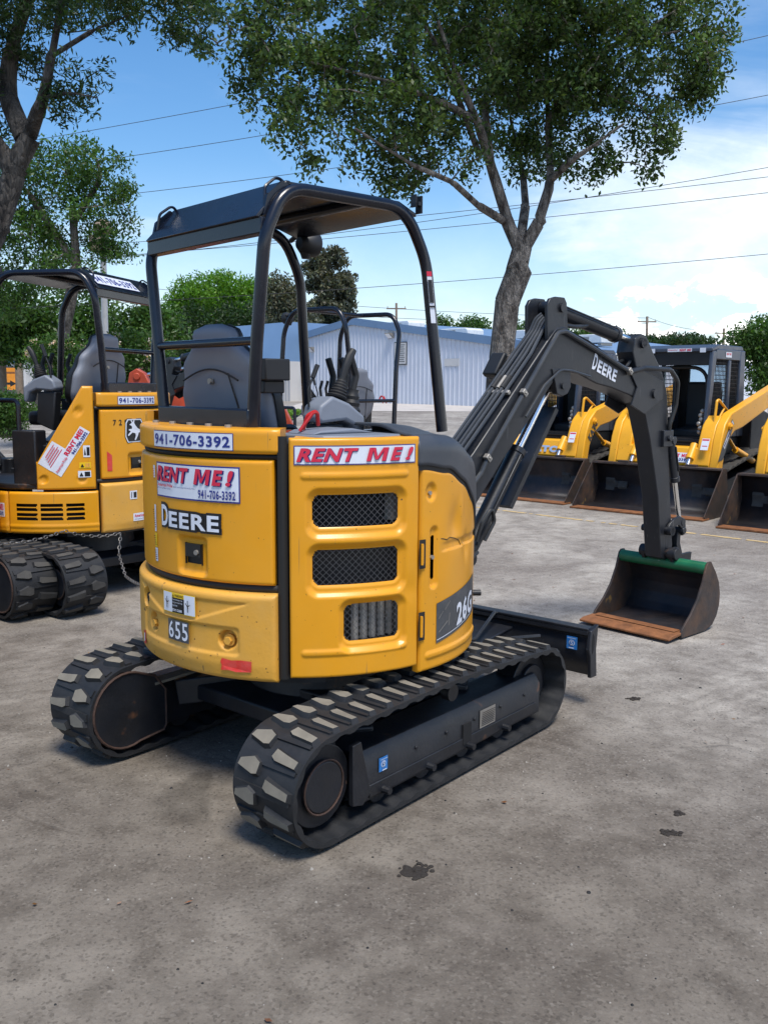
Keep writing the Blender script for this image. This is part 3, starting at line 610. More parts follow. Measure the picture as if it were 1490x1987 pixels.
        def rdd(u, z, L):
            Rr = .72; ph = -222 + math.degrees(u / Rr); x = R(ph - LPH) * Rr
            e = rrect(x, z, -.084, .084, .872, 1.042, .03); d = -.018 * (1 - sstep(e, -.024, .0))
            return d
        rd = panel('rear_door', ['yellow_paint'], root, T, .72, -222, -138, .862, 1.340, rdd, hole=lambda u, z: abs(R(-222 + math.degrees(u / .72) - LPH) * .72) < .044 and .920 < z < 1.003, res=.006, rnd=.014)
        mb = MB(); S = cyl_S(.72, LPH, .962)
        mb.grid(lambda a, b: S(-.05 + .10 * a, -.05 + .10 * b, -.022), 4, 2, 0)
        for (a0, b0, a1, b1) in ((-.045, -.043, -.045, .042), (.045, -.043, .045, .042)): mb.add([S(a0, b0, -.022), S(a1, b1, -.022), S(a1, b1, -.008), S(a0, b0, -.008)], [(0, 1, 2, 3)], 0)
        p = [S(x, y, h) for h in (-.022, -.006) for (x, y) in ((-.042, -.012), (.042, -.012), (.042, .040), (-.042, .040))]
        mb.add(p, [(0, 1, 2, 3), (4, 5, 6, 7), (0, 1, 5, 4), (1, 2, 6, 5), (2, 3, 7, 6), (3, 0, 4, 7)], 0)
        lt = mb.build('door_latch', 'gasket', rd, T, smooth=0)
        m = MB(); m.cyl(S(.022, .008, -.010), S(.022, .008, .001), .011, .010, 16); m.build('lock_cylinder', 'bolt_steel', lt, T)
        mb = MB(); f = SP(.725)
        Lc = R(87.5) * .725
        def capf(a, b):
            ph = -223.5 + 87.5 * a; s = b * .22                           # profile runs up the face then in over the top
            r = .016; fh = .078
            if s < fh: hh, off = s, -(.01 - math.sqrt(max(1e-4 - (max(.01 - s, 0)) ** 2, 0)))
            elif s < fh + r * 1.57: t = (s - fh) / r; hh = fh + r * math.sin(t); off = -r * (1 - math.cos(t))
            else: hh = fh + r; off = -r - (s - fh - r * 1.57)
            e = edge_round(a * Lc, .5, Lc, 1, .012)
            return f(ph, 1.362 + hh - 0.0, off + e)
        mb.grid(capf, 60, 26, 0); ca = capf
        for a in (0, 1):
            vs = [capf(a, j / 26) for j in range(27)]; c0 = f(-223.5 + 87.5 * a, 1.362, -.13)
            mb.add(vs + [c0], [(j, j + 1, 27) for j in range(26)], 0)
        cap = mb.build('rear_cap', 'yellow_paint', root, T, smooth=50)
        if op['stickers'] == 'main':
            rent_sticker('rental_sticker', cap, cyl_S(.725, -167.5, 1.405), .440, .066, 'phone', T)
            rent_sticker('rental_sign', rd, cyl_S(.72, -166.4, 1.243), .455, .138, 'big', T, label='framed RENT ME! sign with a torn corner')
            S = cyl_S(.72, -168.2, 1.100)
            m_ = [('t', 'D', -.172, -.050, -.108, .054, 'ink_black', .08), ('r', -.120, -.046, .168, .028, 'ink_black'), ('t', 'EERE', -.122, -.050, .172, .032, 'ink_black', .09),
                  ('t', 'D', -.163, -.040, -.117, .044, 'sticker_white', .03), ('t', 'EERE', -.108, -.040, .160, .022, 'sticker_white', .03)]
            decal('maker_lettering', rd, S, m_, T)
            S = cyl_S(.745, -171.0, .762)
            fig = lambda x: [('p', [(x - .012, .01), (x - .009, .012), (x + .006, -.008), (x + .004, -.011)], 'ink_black'), ('p', [(x + .0, .022), (x + .004, .022), (x + .004, -.025), (x, -.025)], 'ink_black'), ('p', [(x + .004, .0), (x + .014, .008), (x + .014, .004), (x + .004, -.005)], 'ink_black')]
            decal('warning_label', cw, S, [('r', -.097, -.042, .097, .042, 'ink_yellow'), ('r', -.094, -.039, .094, .039, 'sticker_white'), ('r', -.036, -.039, .036, .022, 'ink_black'), ('r', -.036, .022, .036, .039, 'ink_yellow'),
                  ('t', 'WARNING', -.018, .025, .033, .036, 'ink_black', .03), ('p', [(-.032, .025), (-.021, .025), (-.0265, .036)], 'ink_black'), ('t', 'Counterweight may', -.031, .010, .030, .018, 'sticker_white', 0), ('t', 'swing on operating', -.031, -.001, .030, .007, 'sticker_white', 0), ('t', 'machine', -.031, -.012, .0, -.004, 'sticker_white', 0), ('t', 'STAY CLEAR', -.031, -.032, .028, -.022, 'sticker_white', .04)] + fig(-.066) + fig(.060), T)
            S = cyl_S(.745, -171.1, .652)
            it = []
            for k, ch in enumerate('655'): x = -.066 + .044 * k; it += [('r', x, -.042, x + .0425, .042, 'ink_graphite'), ('t', ch, x + .006, -.034, x + .037, .036, 'sticker_white', .012)]
            decal('unit_number', cw, S, it, T)
            S = cyl_S(.745, -149.6, .552)
            pts = [(-.066, -.024), (-.03, -.021), (.0, -.026), (.062, -.022), (.064, .020), (.02, .022), (-.02, .018), (-.06, .024), (-.068, .01), (-.062, -.005)]
            decal('reflective_tape', cw, S, [('p', pts, 'red_tape')], T); decal('reflective_tape', cw, cyl_S(.745, -195.3, .56), [('p', [(-.01, -.03), (.022, -.028), (.02, .03), (-.012, .028)], 'red_tape'), ('p', [(-.006, -.02), (.01, -.016), (.012, .02), (-.002, .016)], 'sticker_white')], T)
            for (pc, zc, w, h, c) in ((-186.5, 1.27, .018, .05, 'sticker_white'), (-186.5, 1.08, .016, .11, 'sticker_white'), (-186.4, .99, .022, .058, 'ink_yellow'), (-186.2, .93, .024, .055, 'sticker_white')):
                decal('small_label', rd, cyl_S(.72, pc, zc), [('r', -w / 2, -h / 2, w / 2, h / 2, c)] + [('r', -w * .3, y, w * .3, y + .003, 'ink_red' if zc > 1.2 else 'ink_black') for y in np.arange(-h * .35, h * .35, .009)], T)
        if op['stickers'] == 'second':
            rent_sticker('rental_sticker', cap, cyl_S(.725, -198.5, 1.402), .34, .058, 'phone', T)
            S = cyl_S(.72, -210.5, 1.25); decal('unit_number', rd, S, [('t', '7 2 9', -.055, -.02, .055, .02, 'ink_black', .02)], T)
            S = cyl_S(.72, -201.5, 1.19); oc = lambda w, h, c=.25: [(-w + w * c, -h), (w - w * c, -h * .96), (w, -h * .5), (w * .94, h * .7), (w * .75, h), (-w * .75, h), (-w * .94, h * .7), (-w, -h * .5)]
            deer = [(-.040, .036), (-.022, .046), (-.030, .062), (-.024, .064), (-.014, .050), (-.006, .066), (.0, .064), (-.004, .046), (.006, .030), (.022, .014), (.042, .004), (.046, -.008), (.030, -.012), (.022, -.030), (.004, -.056), (-.004, -.052), (.006, -.030), (.004, -.016), (-.018, -.010), (-.046, -.030), (-.052, -.024), (-.030, -.002), (-.046, .004), (-.042, .010), (-.020, .012), (-.022, .028)]
            decal('maker_emblem', rd, S, [('p', oc(.082, .086), 'ink_black'), ('p', oc(.078, .082), 'sticker_white'), ('p', oc(.070, .074), 'ink_black'), ('p', [(a * 1.15, b * 1.2) for a, b in deer], 'sticker_white')], T)
            decal('reflective_tape', rd, cyl_S(.72, -217.5, .985), [('p', [(-.018, -.07), (.018, -.07), (.018, .04), (-.018, .07)], 'red_tape')], T)
            rent_sticker('company_sticker', cw, cyl_S(.745, -199, .58), .17, .055, 'co', T)
            decal('small_label', cw, cyl_S(.745, -205, .74), [('r', -.03, -.03, .03, .03, 'sticker_white'), ('r', .0, -.02, .025, .02, 'ink_black'), ('p', [(-.02, -.02), (-.015, -.02), (-.012, .02), (-.018, .02)], 'ink_black')], T)
        # ---- right side: door with three mesh vents
        Rs = .75; P0 = -133.2
        ang = lambda p: R(p - P0) * Rs
        vents = [(ang(-126.5), ang(-99.7), 1.092, 1.214, .03), (ang(-126.5), ang(-99.5), .868, 1.006, .03), (ang(-117.2), ang(-99.3), .646, .790, .03)]
        def sdd(u, z, L):
            d = 0
            for (a, b, c, e, r) in vents:
                q = rrect(u, z, a - .030, b + .035, c - .048, e + .030, .055); d = min(d, -.016 * (1 - sstep(q, -.026, .0)))
                q2 = rrect(u, z, a, b, c, e, r); d -= .006 * (1 - sstep(q2, .0, .010))
            for zc in (1.285, .610):
                q = rrect(u, z, .045, L - .06, zc - .011, zc + .011, .011); d += .005 * (1 - sstep(q, -.006, .006))
            d -= .004 * math.exp(-((u - .48) ** 2 + (z - .83) ** 2) / .002)
            return d
        sd_ = panel('side_door', ['yellow_paint'], root, T, Rs, P0, -92.7, .512, 1.425, sdd, rnd=.011, hole=lambda u, z: any(rrect(u, z, a, b, c, e, r) < 0 for (a, b, c, e, r) in vents), res=.0045)
        f = SP(Rs)
        m = MB(); m.grid(lambda a, b: f(P0 + 1 + (-93.7 - P0 - 1) * a, 1.420 + .006 * b, -.012 - .16 * b), 30, 1); m.build('door_top_flange', 'yellow_paint', sd_, T)
        for (a, b, c, e, r) in vents:
            mb = MB(); S = lambda u, z, h: f(P0 + math.degrees(u / Rs), z, h); dx, dy = .026, .0125; nx = int((b - a) / dx) + 1; nz = int((e - c) / dy) + 1
            wv = []
            for i in range(-nz, nx + nz):
                for sg in (1, -1):
                    pts = []
                    for k in range(nz + 1):
                        u = a + i * dx + (k * dx / 2) * sg + (0 if sg > 0 else 0); z = c + k * dy
                        pts.append((u, z))
                    for (p, q) in zip(pts, pts[1:]):
                        if a - .004 < (p[0] + q[0]) / 2 < b + .004 and rrect((p[0] + q[0]) / 2, (p[1] + q[1]) / 2, a, b, c, e, r) < .006:
                            w_ = .0014; mb.add([S(p[0] - w_, p[1], -.022), S(p[0] + w_, p[1], -.022), S(q[0] + w_, q[1], -.022), S(q[0] - w_, q[1], -.022)], [(0, 1, 2, 3)])
            mb.build('vent_mesh', 'grille', sd_, T, smooth=0)
        mb = MB(); q = SP(.68)                                             # what shows through the vents
        mb.box(-.10, .05, -.70, -.60, 1.10, 1.21); mb.build('air_filter', 'bolt_steel', eng, T); mb = MB();
        for k in range(7): mb.cyl((-.25 + .042 * k, -.655 - .004 * k, .64), (-.25 + .042 * k, -.655 - .004 * k, .79), .016, .016, 8)
        mb.build('engine_part', 'bolt_steel', eng, T)
        for z in (.963, .672):
            m = MB(); S = cyl_S(Rs, -92.0, z); m.grid(lambda a, b: S(-.012 + .034 * a, -.058 + .116 * b, .006), 3, 2); m.build('hinge_plate', 'gasket', sd_, T)
            m = MB(); m.cyl(S(.0, -.042, .010), S(.0, .042, .010), .006, .006, 10); m.grid(lambda a, b: S(-.004 + .014 * a, -.036 + .072 * b, .009), 3, 4); m.build('door_hinge', 'yellow_paint', sd_, T)
        if op['stickers'] == 'main': rent_sticker('rental_sticker', sd_, cyl_S(Rs, -113.2, 1.362), .485, .072, 'long', T, label='long RENT ME! sticker')
        # ---- right front panel, dented
        def ztop(ph):
            return 1.300 - .020 * sstep(ph, -91, -80) - .060 * sstep(ph, -80, -68) - .085 * sstep(ph, -70, -58) - .22 * sstep(ph, -60, -42)
        A0 = -91.8
        def fpd(u, z, L):
            ph = A0 + math.degrees(u / Rs); d = 0; x = R(ph + 86.2) * Rs
            q = rrect(x, z, -.022, .024, .815, 1.065, .022); d -= .012 * (1 - sstep(q, -.012, .006))
            q = math.hypot(R(ph + 87.7) * Rs, (z - 1.205) * .8); d -= .012 * (1 - sstep(q, .018, .034))
            d -= .014 * math.exp(-((R(ph + 74) * Rs) ** 2 / .0030 + (z - 1.06) ** 2 / .0060))
            d += .005 * math.exp(-((R(ph + 70) * Rs) ** 2 / .0006 + (z - 1.10) ** 2 / .0040)); d -= .011 * math.exp(-((R(ph + 65) * Rs) ** 2 / .0012 + (z - .95) ** 2 / .0030))
            d -= .006 * sstep(z, .955, .960) * (1 - sstep(z, .98, 1.0)) * sstep(ph, -84, -78)
            q = rrect(u, z, .03, L - .1, .528, .556, .014); d += .006 * (1 - sstep(q, -.008, .006))
            return d
        fp = panel('front_side_panel', ['yellow_paint'], root, T, Rs, A0, -42, .478, 1.30, fpd, hole=lambda u, z: rrect(R(A0 + math.degrees(u / Rs) + 86.2) * Rs - .002, z, -.008, .009, .852, 1.030, .008) < 0, res=.005, rnd=.014, ztop=ztop, smooth=40)
        if op['stickers'] == 'main':
            S = cyl_S(Rs, -84.7, .665)
            decal('model_number_sticker', fp, lambda u, v, h: S(u, v + u * .14 - .012 * (u > 9), h), [('r', 0, -.082, .40, .084, 'ink_graphite'), ('r', .003, -.070, .33, -.067, 'sticker_white'), ('t', '26G', .150, -.062, .345, .036, 'sticker_white', .035), ('p', [(.01, .020), (.011, .017), (.04, .040), (.04, .042)], 'bolt_steel'), ('p', [(.05, .045), (.051, .043), (.09, .068), (.09, .070)], 'bolt_steel'), ('p', [(.01, -.035), (.011, -.038), (.07, -.010), (.07, -.007)], 'bolt_steel'), ('p', [(.075, -.03), (.078, -.03), (.084, .02), (.081, .02)], 'bolt_steel')], T)
            m = MB(); f = SP(Rs); pts = [f(p, z, .001 + fpd(R(p - A0) * Rs, z, 1)) for p, z in ((-84.5, 1.012), (-82, 1.010), (-79.5, 1.002), (-77.5, 1.008), (-74, .998), (-71, .985), (-69.5, .962))]; m.tube(pts, .0016, 4); m.build('panel_crack', 'gasket', fp, T)
        for z, pc in ((1.200, -87.7), (.94, -86.2)):
            m = MB(); m.cyl(SP(Rs)(pc, z, -.016), SP(Rs)(pc, z, -.004), .009, .009, 6); m.build('panel_bolt', 'bolt_steel', fp, T)
        m = MB(); m.cyl((.50, -.585, .70), (.535, -.612, .70), .014, .014, 12); m.build('tow_pin', 'frame_black', root, T)
        # ---- plastic hood over the right front corner
        mb = MB(); f = SP(Rs)
        def hf(a, b):
            ph = -93.5 + 55 * a; zt = ztop(ph) + .012; top = 1.432 - .012 * sstep(ph, -90, -72) - .075 * sstep(ph, -76, -58) - .28 * sstep(ph, -60, -38)
            rr = .062
            H = top - zt; face = max(H - rr, .0)
            tot = face + rr * 1.57 + .36; s = b * tot
            if s < face: return f(ph, zt + s, .006)
            s -= face
            if s < rr * 1.57: t = s / rr; return f(ph, zt + face + rr * math.sin(t), .006 - rr * (1 - math.cos(t)))
            s -= rr * 1.57; return f(ph, top + .035 * sstep(s, 0, .2) * (1 - sstep(ph, -75, -50)), .006 - rr - s)
        mb.grid(hf, 40, 34, 0); hd = mb.build('hood_cover', 'hood_gray', root, T, smooth=45, solid=.012)
        mb = MB(); mb.grid(lambda a, b: f(-93 + 54 * a, ztop(-93 + 54 * a) - .008 + .028 * b, -.002), 30, 2); mb.build('hood_seal', 'gasket', hd, T)
        # ---- left side: slanted cover, slatted skirts
        def lzt(ph): return .99 + (1.50 - .99) * min(max((ph - 105) / 24, 0), 1)
        L0 = 104
        lp = panel('left_side_cover', ['yellow_paint'], root, T, .74, L0, 134.5, .80, 1.5, lambda u, z, L: -.010 * sum((1 - sstep(math.hypot(u - uu, z - zz), .02, .034)) for uu, zz in ((.29, 1.33), (.05, .87), (.30, .87))), res=.01, rnd=.014, ztop=lzt)
        sk = panel('left_skirt', ['yellow_paint'], root, T, .745, 88, 135.5, .50, .785, lambda u, z, L: .004 * (1 - sstep(abs(z - .55), .006, .014)), hole=lambda u, z: any(rrect(u, z, ua, ub, zz, zz + .022, .01) < 0 for zz in (.59, .622, .654, .686) for ua, ub in ((.06, .21), (.23, .38), (.40, .52))) , res=.007, rnd=.014)
        fs = panel('front_skirt', ['yellow_paint'], root, T, .745, 46, 87.4, .50, .785, lambda u, z, L: .004 * (1 - sstep(abs(z - .55), .006, .014)), res=.012, rnd=.014)
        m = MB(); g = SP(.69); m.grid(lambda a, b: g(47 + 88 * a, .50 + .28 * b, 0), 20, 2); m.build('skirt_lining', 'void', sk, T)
        if op['stickers'] == 'second':
            Sx = cyl_S(.74, 122, 1.06); ca_, sa_ = math.cos(R(57)), math.sin(R(57))
            rent_sticker('rental_sticker', lp, lambda u, v, h: Sx(u * ca_ - v * sa_, u * sa_ + v * ca_, h), .36, .075, 'small', T, label='white RENT ME! sticker stuck on at a slant')
            Sy = cyl_S(.74, 112.5, 1.03); decal('faded_label', lp, lambda u, v, h: Sy(u * ca_ - v * sa_, u * sa_ + v * ca_, h), [('r', -.09, -.05, .09, .05, 'sticker_white')] + [('r', -.07 + .01 * k, y, .075 - .012 * (k % 2), y + .005, 'ink_red') for k, y in enumerate((-.035, -.020, -.005, .010, .025))], T)
            for (pc, zc, w, h, c) in ((130, 1.06, .045, .08, 'sticker_white'), (129, .965, .075, .04, 'ink_yellow'), (128.6, .905, .085, .045, 'sticker_white')):
                decal('small_label', lp, cyl_S(.74, pc, zc), [('r', -w / 2, -h / 2, w / 2, h / 2, c), ('r', 0, -h * .35, w * .42, h * .35, 'ink_black' if c != 'ink_yellow' else 'faded_yellow'), ('p', [(-w * .4, -h * .3), (-w * .1, -h * .3), (-w * .25, h * .3)], 'ink_black')], T)
            rent_sticker('rental_sticker', fs, cyl_S(.745, 78, .66), .20, .095, 'small', T)
        # ---- floor, step and pedals
        mb = MB(); mb.prism([(.60, -.36), (.60, .40), (.40, .60), (.05, .72), (-.25, .66), (-.25, -.25), (.10, -.30)], .80, .84, 'z'); mb.prism([(.60, .10), (.60, .42), (.42, .58), (.42, .10)], .5, .80, 'z'); mb.box(-.30, -.02, -.22, .60, .84, 1.10); mb.box(-.16, .02, .56, .69, .83, 1.20)
        fl = mb.build('cab_floor', 'frame_black', root, T, bevel=.01)
    T = T0; zt = op['zt']
    # ---- canopy
    low = op['low']; zz = bt
    mb = MB(); rT = .0245
    for sy in (-1, 1):
        pts = [(-.49, sy * .335, zz), (-.492, sy * .372, 1.79), (-.49, sy * .428, 2.18), (-.40, sy * .43, 2.365), (.22, sy * .43, 2.372), (.335, sy * .44, 2.16), (.41, sy * .477, zz - .02)]
        pts = fillet(pts, [0, .5, .25, .18, .22, .35, 0], 7); mb.tube(pts, rT, 14)
    mb.tube([(-.492, -.372, op['xbar']), (-.492, .372, op['xbar'])], .018, 12)
    mb.tube([(.0, -.43, 2.365), (.0, .43, 2.365)], .02, 10)
    kc = (2.37 - zz + op.get('cdz', 0)) / (2.37 - zz); TC = T @ Matrix.Translation((0, 0, zz * (1 - kc))) @ Matrix.Diagonal((1, 1, kc, 1))
    cn = mb.build('canopy_frame', 'canopy_black', root, TC, smooth=50)
    mb = MB(); mb.box(-.52, -.455, -.345, .345, zz + .002, zz + .085); mb.prism([(-.60, .30), (-.45, .38), (-.40, .38), (-.40, -.38), (-.45, -.38), (-.60, -.30)], zz, zz + .014, 'z')
    rb = mb.build('canopy_base', 'canopy_black', cn, T, bevel=.006)
    m = MB()
    for y in np.linspace(-.28, .28, 5): m.cyl((-.565, y, zz + .014), (-.565, y, zz + .026), .014, .014, 6)
    m.build('base_bolt', 'bolt_steel', rb, T)
    if not op.get('open_roof'):
        mb = MB()
        mb.box(-.505, -.455, -.425, .425, 2.185, 2.245)
        mb.prism([(-.520, 2.245), (-.505, 2.240), (-.36, 2.385), (-.36, 2.395), (-.38, 2.395)], -.415, .415, 'y')
        mb.prism([(-.38, 2.378), (-.38, 2.392), (.20, 2.398), (.30, 2.36), (.30, 2.345), (.18, 2.38)], -.415, .415, 'y')
        rf = mb.build('roof_panel', 'canopy_black', cn, TC, bevel=.004)
        m = MB()
        for sy in (-1, 1): m = MB(); m.tube(fillet([(-.47, sy * .40, 2.29), (-.46, sy * .39, 2.365), (-.40, sy * .385, 2.41), (-.36, sy * .40, 2.375)], .03), .006, 6); m.prism([(-.49, 2.25), (-.47, 2.33), (-.40, 2.39), (-.36, 2.37), (-.44, 2.28)], sy * .405, sy * .42, 'y'); m.build('lifting_ring', 'canopy_black', cn, TC)
        if op['stickers'] == 'second': rent_sticker('rental_sticker', rf, plane_S((-.4475, .10, 2.322), (0, -1, 0), (.707, 0, .707)), .58, .12, 'phone', TC)
    m = MB(); m.box(.245, .253, -.465, -.435, 2.355, 2.405); m.box(.253, .275, -.475, -.45, 2.36, 2.375); m.box(.268, .276, -.475, -.44, 2.33, 2.40); m.build('light_bracket', 'frame_black', cn, T)
    if main:
        def SL(u, v, h): z = 2.0 + v; ax, ay = .335 + (2.16 - z) * .1014, -.44 - (2.16 - z) * .05; a = R(-122) + u / rT; return (ax + (rT + h + .002) * math.cos(a), ay + (rT + h + .002) * math.sin(a), z)
        decal('serial_label', cn, SL, [('r', -.009, -.115, .009, .10, 'sticker_white'), ('r', -.009, .080, .009, .10, 'ink_red'), ('r', -.007, -.03, .007, .065, 'ink_black'), ('r', -.009, -.05, .009, -.042, 'ink_black')], T)
    # work light under the roof
    m = MB(); m.tube([(.30, .34, 2.32), (.33, .34, 2.32), (.385, .34, 2.322), (.40, .34, 2.322)], [.030, .055, .062, .058], 20); m.tube([(.31, .37, 2.36), (.31, .42, 2.34)], .012, 8); m.cyl((.34, .34, 2.25), (.34, .34, 2.28), .02, .03, 10)
    TW = T @ Matrix.Translation((-.02, .035, -.018)); wlg = m.build('work_light', 'seat_vinyl', root, TW); m = MB(); m.cyl((.398, .34, 2.322), (.403, .34, 2.322), .052, .052, 20); m.build('lens', 'bolt_steel', wlg, TW)
    if main:
        m = MB(); m.box(-.42, -.30, -.325, -.235, 1.635, 1.72); m.box(-.41, -.31, -.30, -.23, 1.585, 1.635); m.build('manual_box', 'seat_vinyl', root, T, bevel=.006)
    # ---- seat
    if op['seat']:
        mb = MB(); zs = -.02 + (zt - 1.44)
        def seat_w(s):      # half width up the backrest
            return 1.34 * (.165 + .07 * sstep(s, .0, .25) - .035 * sstep(s, .45, .62) - .088 * sstep(s, .68, .88) + .012 * math.sin(s * 3))
        rows = 26; nseg = 20; vs = []; yc = .115; xs0 = -.26
        for i in range(rows + 1):
            s = i / rows; w = seat_w(s); th = .055 * (1 - .25 * s); z = 1.33 + zs + .56 * s; x = xs0 - .13 * s + .02 * s * s
            if s > .93: w *= math.sqrt(max(1 - ((s - .93) / .075) ** 2, .02)); th *= math.sqrt(max(1 - ((s - .93) / .075) ** 2, .05))
            for k in range(nseg):
                a = 2 * PI * k / nseg; ca_, sa_ = math.cos(a), math.sin(a)
                vs.append((x + th * abs(ca_) ** .6 * (1 if ca_ > 0 else -1), yc + w * abs(sa_) ** .55 * (1 if sa_ > 0 else -1), z))
        fs_ = [(i * nseg + k, i * nseg + (k + 1) % nseg, (i + 1) * nseg + (k + 1) % nseg, (i + 1) * nseg + k) for i in range(rows) for k in range(nseg)]
        fs_ += [tuple(range(nseg))[::-1], tuple(rows * nseg + k for k in range(nseg))]
        mb.add(vs, fs_, 0); st = mb.build('seat_backrest', 'seat_gray', root, T, smooth=60)
        m = MB()                                                               # black upholstery on the front of the shell
        vs = []
        for i in range(rows + 1):
            s = i / rows; w = (seat_w(s) + .006) * (math.sqrt(max(1 - ((s - .93) / .08) ** 2, .03)) if s > .93 else 1); z = 1.335 + zs + .555 * s; x = xs0 - .13 * s + .02 * s * s
            for k in range(13): a = -PI / 2 + PI * k / 12; vs.append((x + .012 + (.065 + .03 * math.sin(s * 5)) * math.cos(a) ** .5 if abs(math.cos(a)) > 1e-6 else x + .012, yc + w * math.sin(a), z))
        m.add(vs, [(i * 13 + k, i * 13 + k + 1, (i + 1) * 13 + k + 1, (i + 1) * 13 + k) for i in range(rows) for k in range(12)]); m.build('upholstery', 'seat_vinyl', st, T, smooth=60)
        m = MB()
        xb_ = lambda z: xs0 - .13 * ((z - 1.33 - zs) / .56) - .056
        arc = [(xb_(1.70 + zs) + .004, yc - .215 + .43 * k / 12, 1.655 + zs + .048 * math.sin(PI * k / 12)) for k in range(13)]; m.tube(arc, .004, 6)
        m.tube([(xb_(1.68 + zs) + .006, yc - .13, 1.685 + zs), (xb_(1.36 + zs) + .006, yc - .19, 1.36 + zs)], .0035, 6); m.build('shell_seam', 'gasket', st, T)
        m = MB(); zk = 1.652 + zs; m.cyl((xb_(zk) + .01, yc + .01, zk), (xb_(zk) - .006, yc + .01, zk), .014, .012, 14); m.build('shell_screw', 'bolt_steel', st, T)
        m = MB(); m.box(-.30, .14, yc - .23, yc + .23, 1.24 + zs, 1.34 + zs); m.build('seat_cushion', 'seat_vinyl', root, T, bevel=.03, segs=3)
        m = MB(); m.box(-.33, -.22, yc - .20, yc + .20, bt - .24, 1.42 + zs); m.build('seat_mount', 'seat_vinyl', root, T, bevel=.02)
    # ---- consoles and levers
    cz = zt - 1.44
    for sy in (-1, 1):
        yc2 = -.315 if sy < 0 else .44
        mb = MB(); mb.prism([(-.20, 1.485 + cz), (-.185, 1.535 + cz), (-.12, 1.575 + cz), (-.03, 1.545 + cz), (.03, 1.505 + cz), (.055, 1.49 + cz), (.055, 1.39 + cz), (.03, 1.385 + cz), (.01, 1.45 + cz), (-.05, 1.475 + cz), (-.18, 1.465 + cz)], yc2 - .055, yc2 + .055, 'y')
        cs_ = mb.build('control_console', 'console_gray', root, T, bevel=.016, segs=3)
        m = MB(); m.prism([(-.19, 1.46 + cz), (-.05, 1.46 + cz), (-.03, bt - .2), (-.16, bt - .25)], yc2 - .04, yc2 + .04, 'y'); m.build('console_stand', 'seat_vinyl', cs_, T, bevel=.01)
        joystick(cs_, T, (-.055, yc2, 1.565 + cz), (.35, .0, .95), .048, .085)
    m = MB(); m.tube(fillet([(-.19, -.30, 1.53 + cz), (-.195, -.30, 1.60 + cz), (-.165, -.30, 1.655 + cz)], .03), .0045, 6); m.tube([(-.170, -.30, 1.648 + cz), (-.145, -.30, 1.70 + cz)], .010, 8)
    m.build('safety_lever', 'seat_vinyl', root, T); m = MB()
    m.tube(fillet([(-.15, .47, 1.45 + cz), (-.155, .47, 1.62 + cz), (-.11, .47, 1.72 + cz)], .03), .006, 6); m.tube([(-.12, .47, 1.70 + cz), (-.09, .47, 1.78 + cz)], .013, 8)
    m.build('safety_lever', 'seat_vinyl', root, T)
    for (x, y) in ((.10, -.20), (.16, -.06), (.16, .03)):
        m = MB(); pts = []; rs = []
        big = y < -.1
        for k in range(16): s = k / 15; pts.append((x + .03 * s, y, 1.38 + cz + (.22 if big else .16) * s)); rs.append((.07 if big else .045) * (1 - .6 * s) * (1. if k % 2 else .84))
        m.tube(pts, rs, 14); m.tube(fillet([pts[-1], (x + .05, y, 1.66 + cz), (x + .02, y, 1.74 + cz)], .03), 0.015, 8)
        m.build('travel_lever', 'bellows', root, T)
    if op['body']:
        m = MB(); m.prism([(-.36, -.60), (-.40, -.36), (-.15, -.22), (.22, -.28), (.26, -.55), (.0, -.66), (-.2, -.68)], 1.395, 1.43, 'z'); m.prism([(-.34, 1.43), (-.30, 1.444), (-.14, 1.450), (-.02, 1.43)], -.52, -.34, 'y'); dk = m.build('side_deck', 'console_gray', root, TB, bevel=.008)
        m = MB(); m.tube(fillet([(-.30, -.40, 1.44), (-.29, -.42, 1.50), (-.25, -.43, 1.52), (-.23, -.41, 1.46)], .02), .008, 6); m.tube([(-.33, -.42, 1.44), (-.28, -.44, 1.51)], .007, 6); m.build('release_handle', 'red_handle', dk, T)
        m = MB(); m.tube(fillet([(-.02, .66, .84), (-.02, .66, 1.40), (.44, .62, 1.40), (.44, .62, .84)], .04), .016, 8); m.build('grab_rail', 'canopy_black', root, T)
    # ---- boom, arm, bucket
    if op['boom']: make_boom(root, T, main, op)
    return root, T

def cylinder_pair(root, T, p0, p1, y, r, frac, nameb='hydraulic_cylinder'):
    p0 = Vector((p0[0], y, p0[1])); p1 = Vector((p1[0], y, p1[1])); mid = p0 + (p1 - p0) * frac; d = (p1 - p0).normalized()
    m = MB(); m.tube([p0, mid - d * .03], r, 20); m.tube([mid - d * .035, mid], [r * 1.12, r * 1.12], 20); m.cyl(p0 - Vector((0, r * 1.2, 0)), p0 + Vector((0, r * 1.2, 0)), r * .85, r * .85, 16)
    m.tube([p0 + d * .06 + Vector((0, -r * 1.15, r * .5)), mid - d * .06 + Vector((0, -r * 1.15, r * .5))], .006, 6)
    b = m.build(nameb, 'dark_paint', root, T, bevel=.003)
    m = MB(); m.tube([mid, p1], r * .52, 16); m.build('piston_rod', 'chrome', b, T)
    m = MB(); m.cyl(p1 - Vector((0, r * 1.1, 0)), p1 + Vector((0, r * 1.1, 0)), r * .8, r * .8, 16); m.build('rod_eye', 'dark_paint', b, T); return b
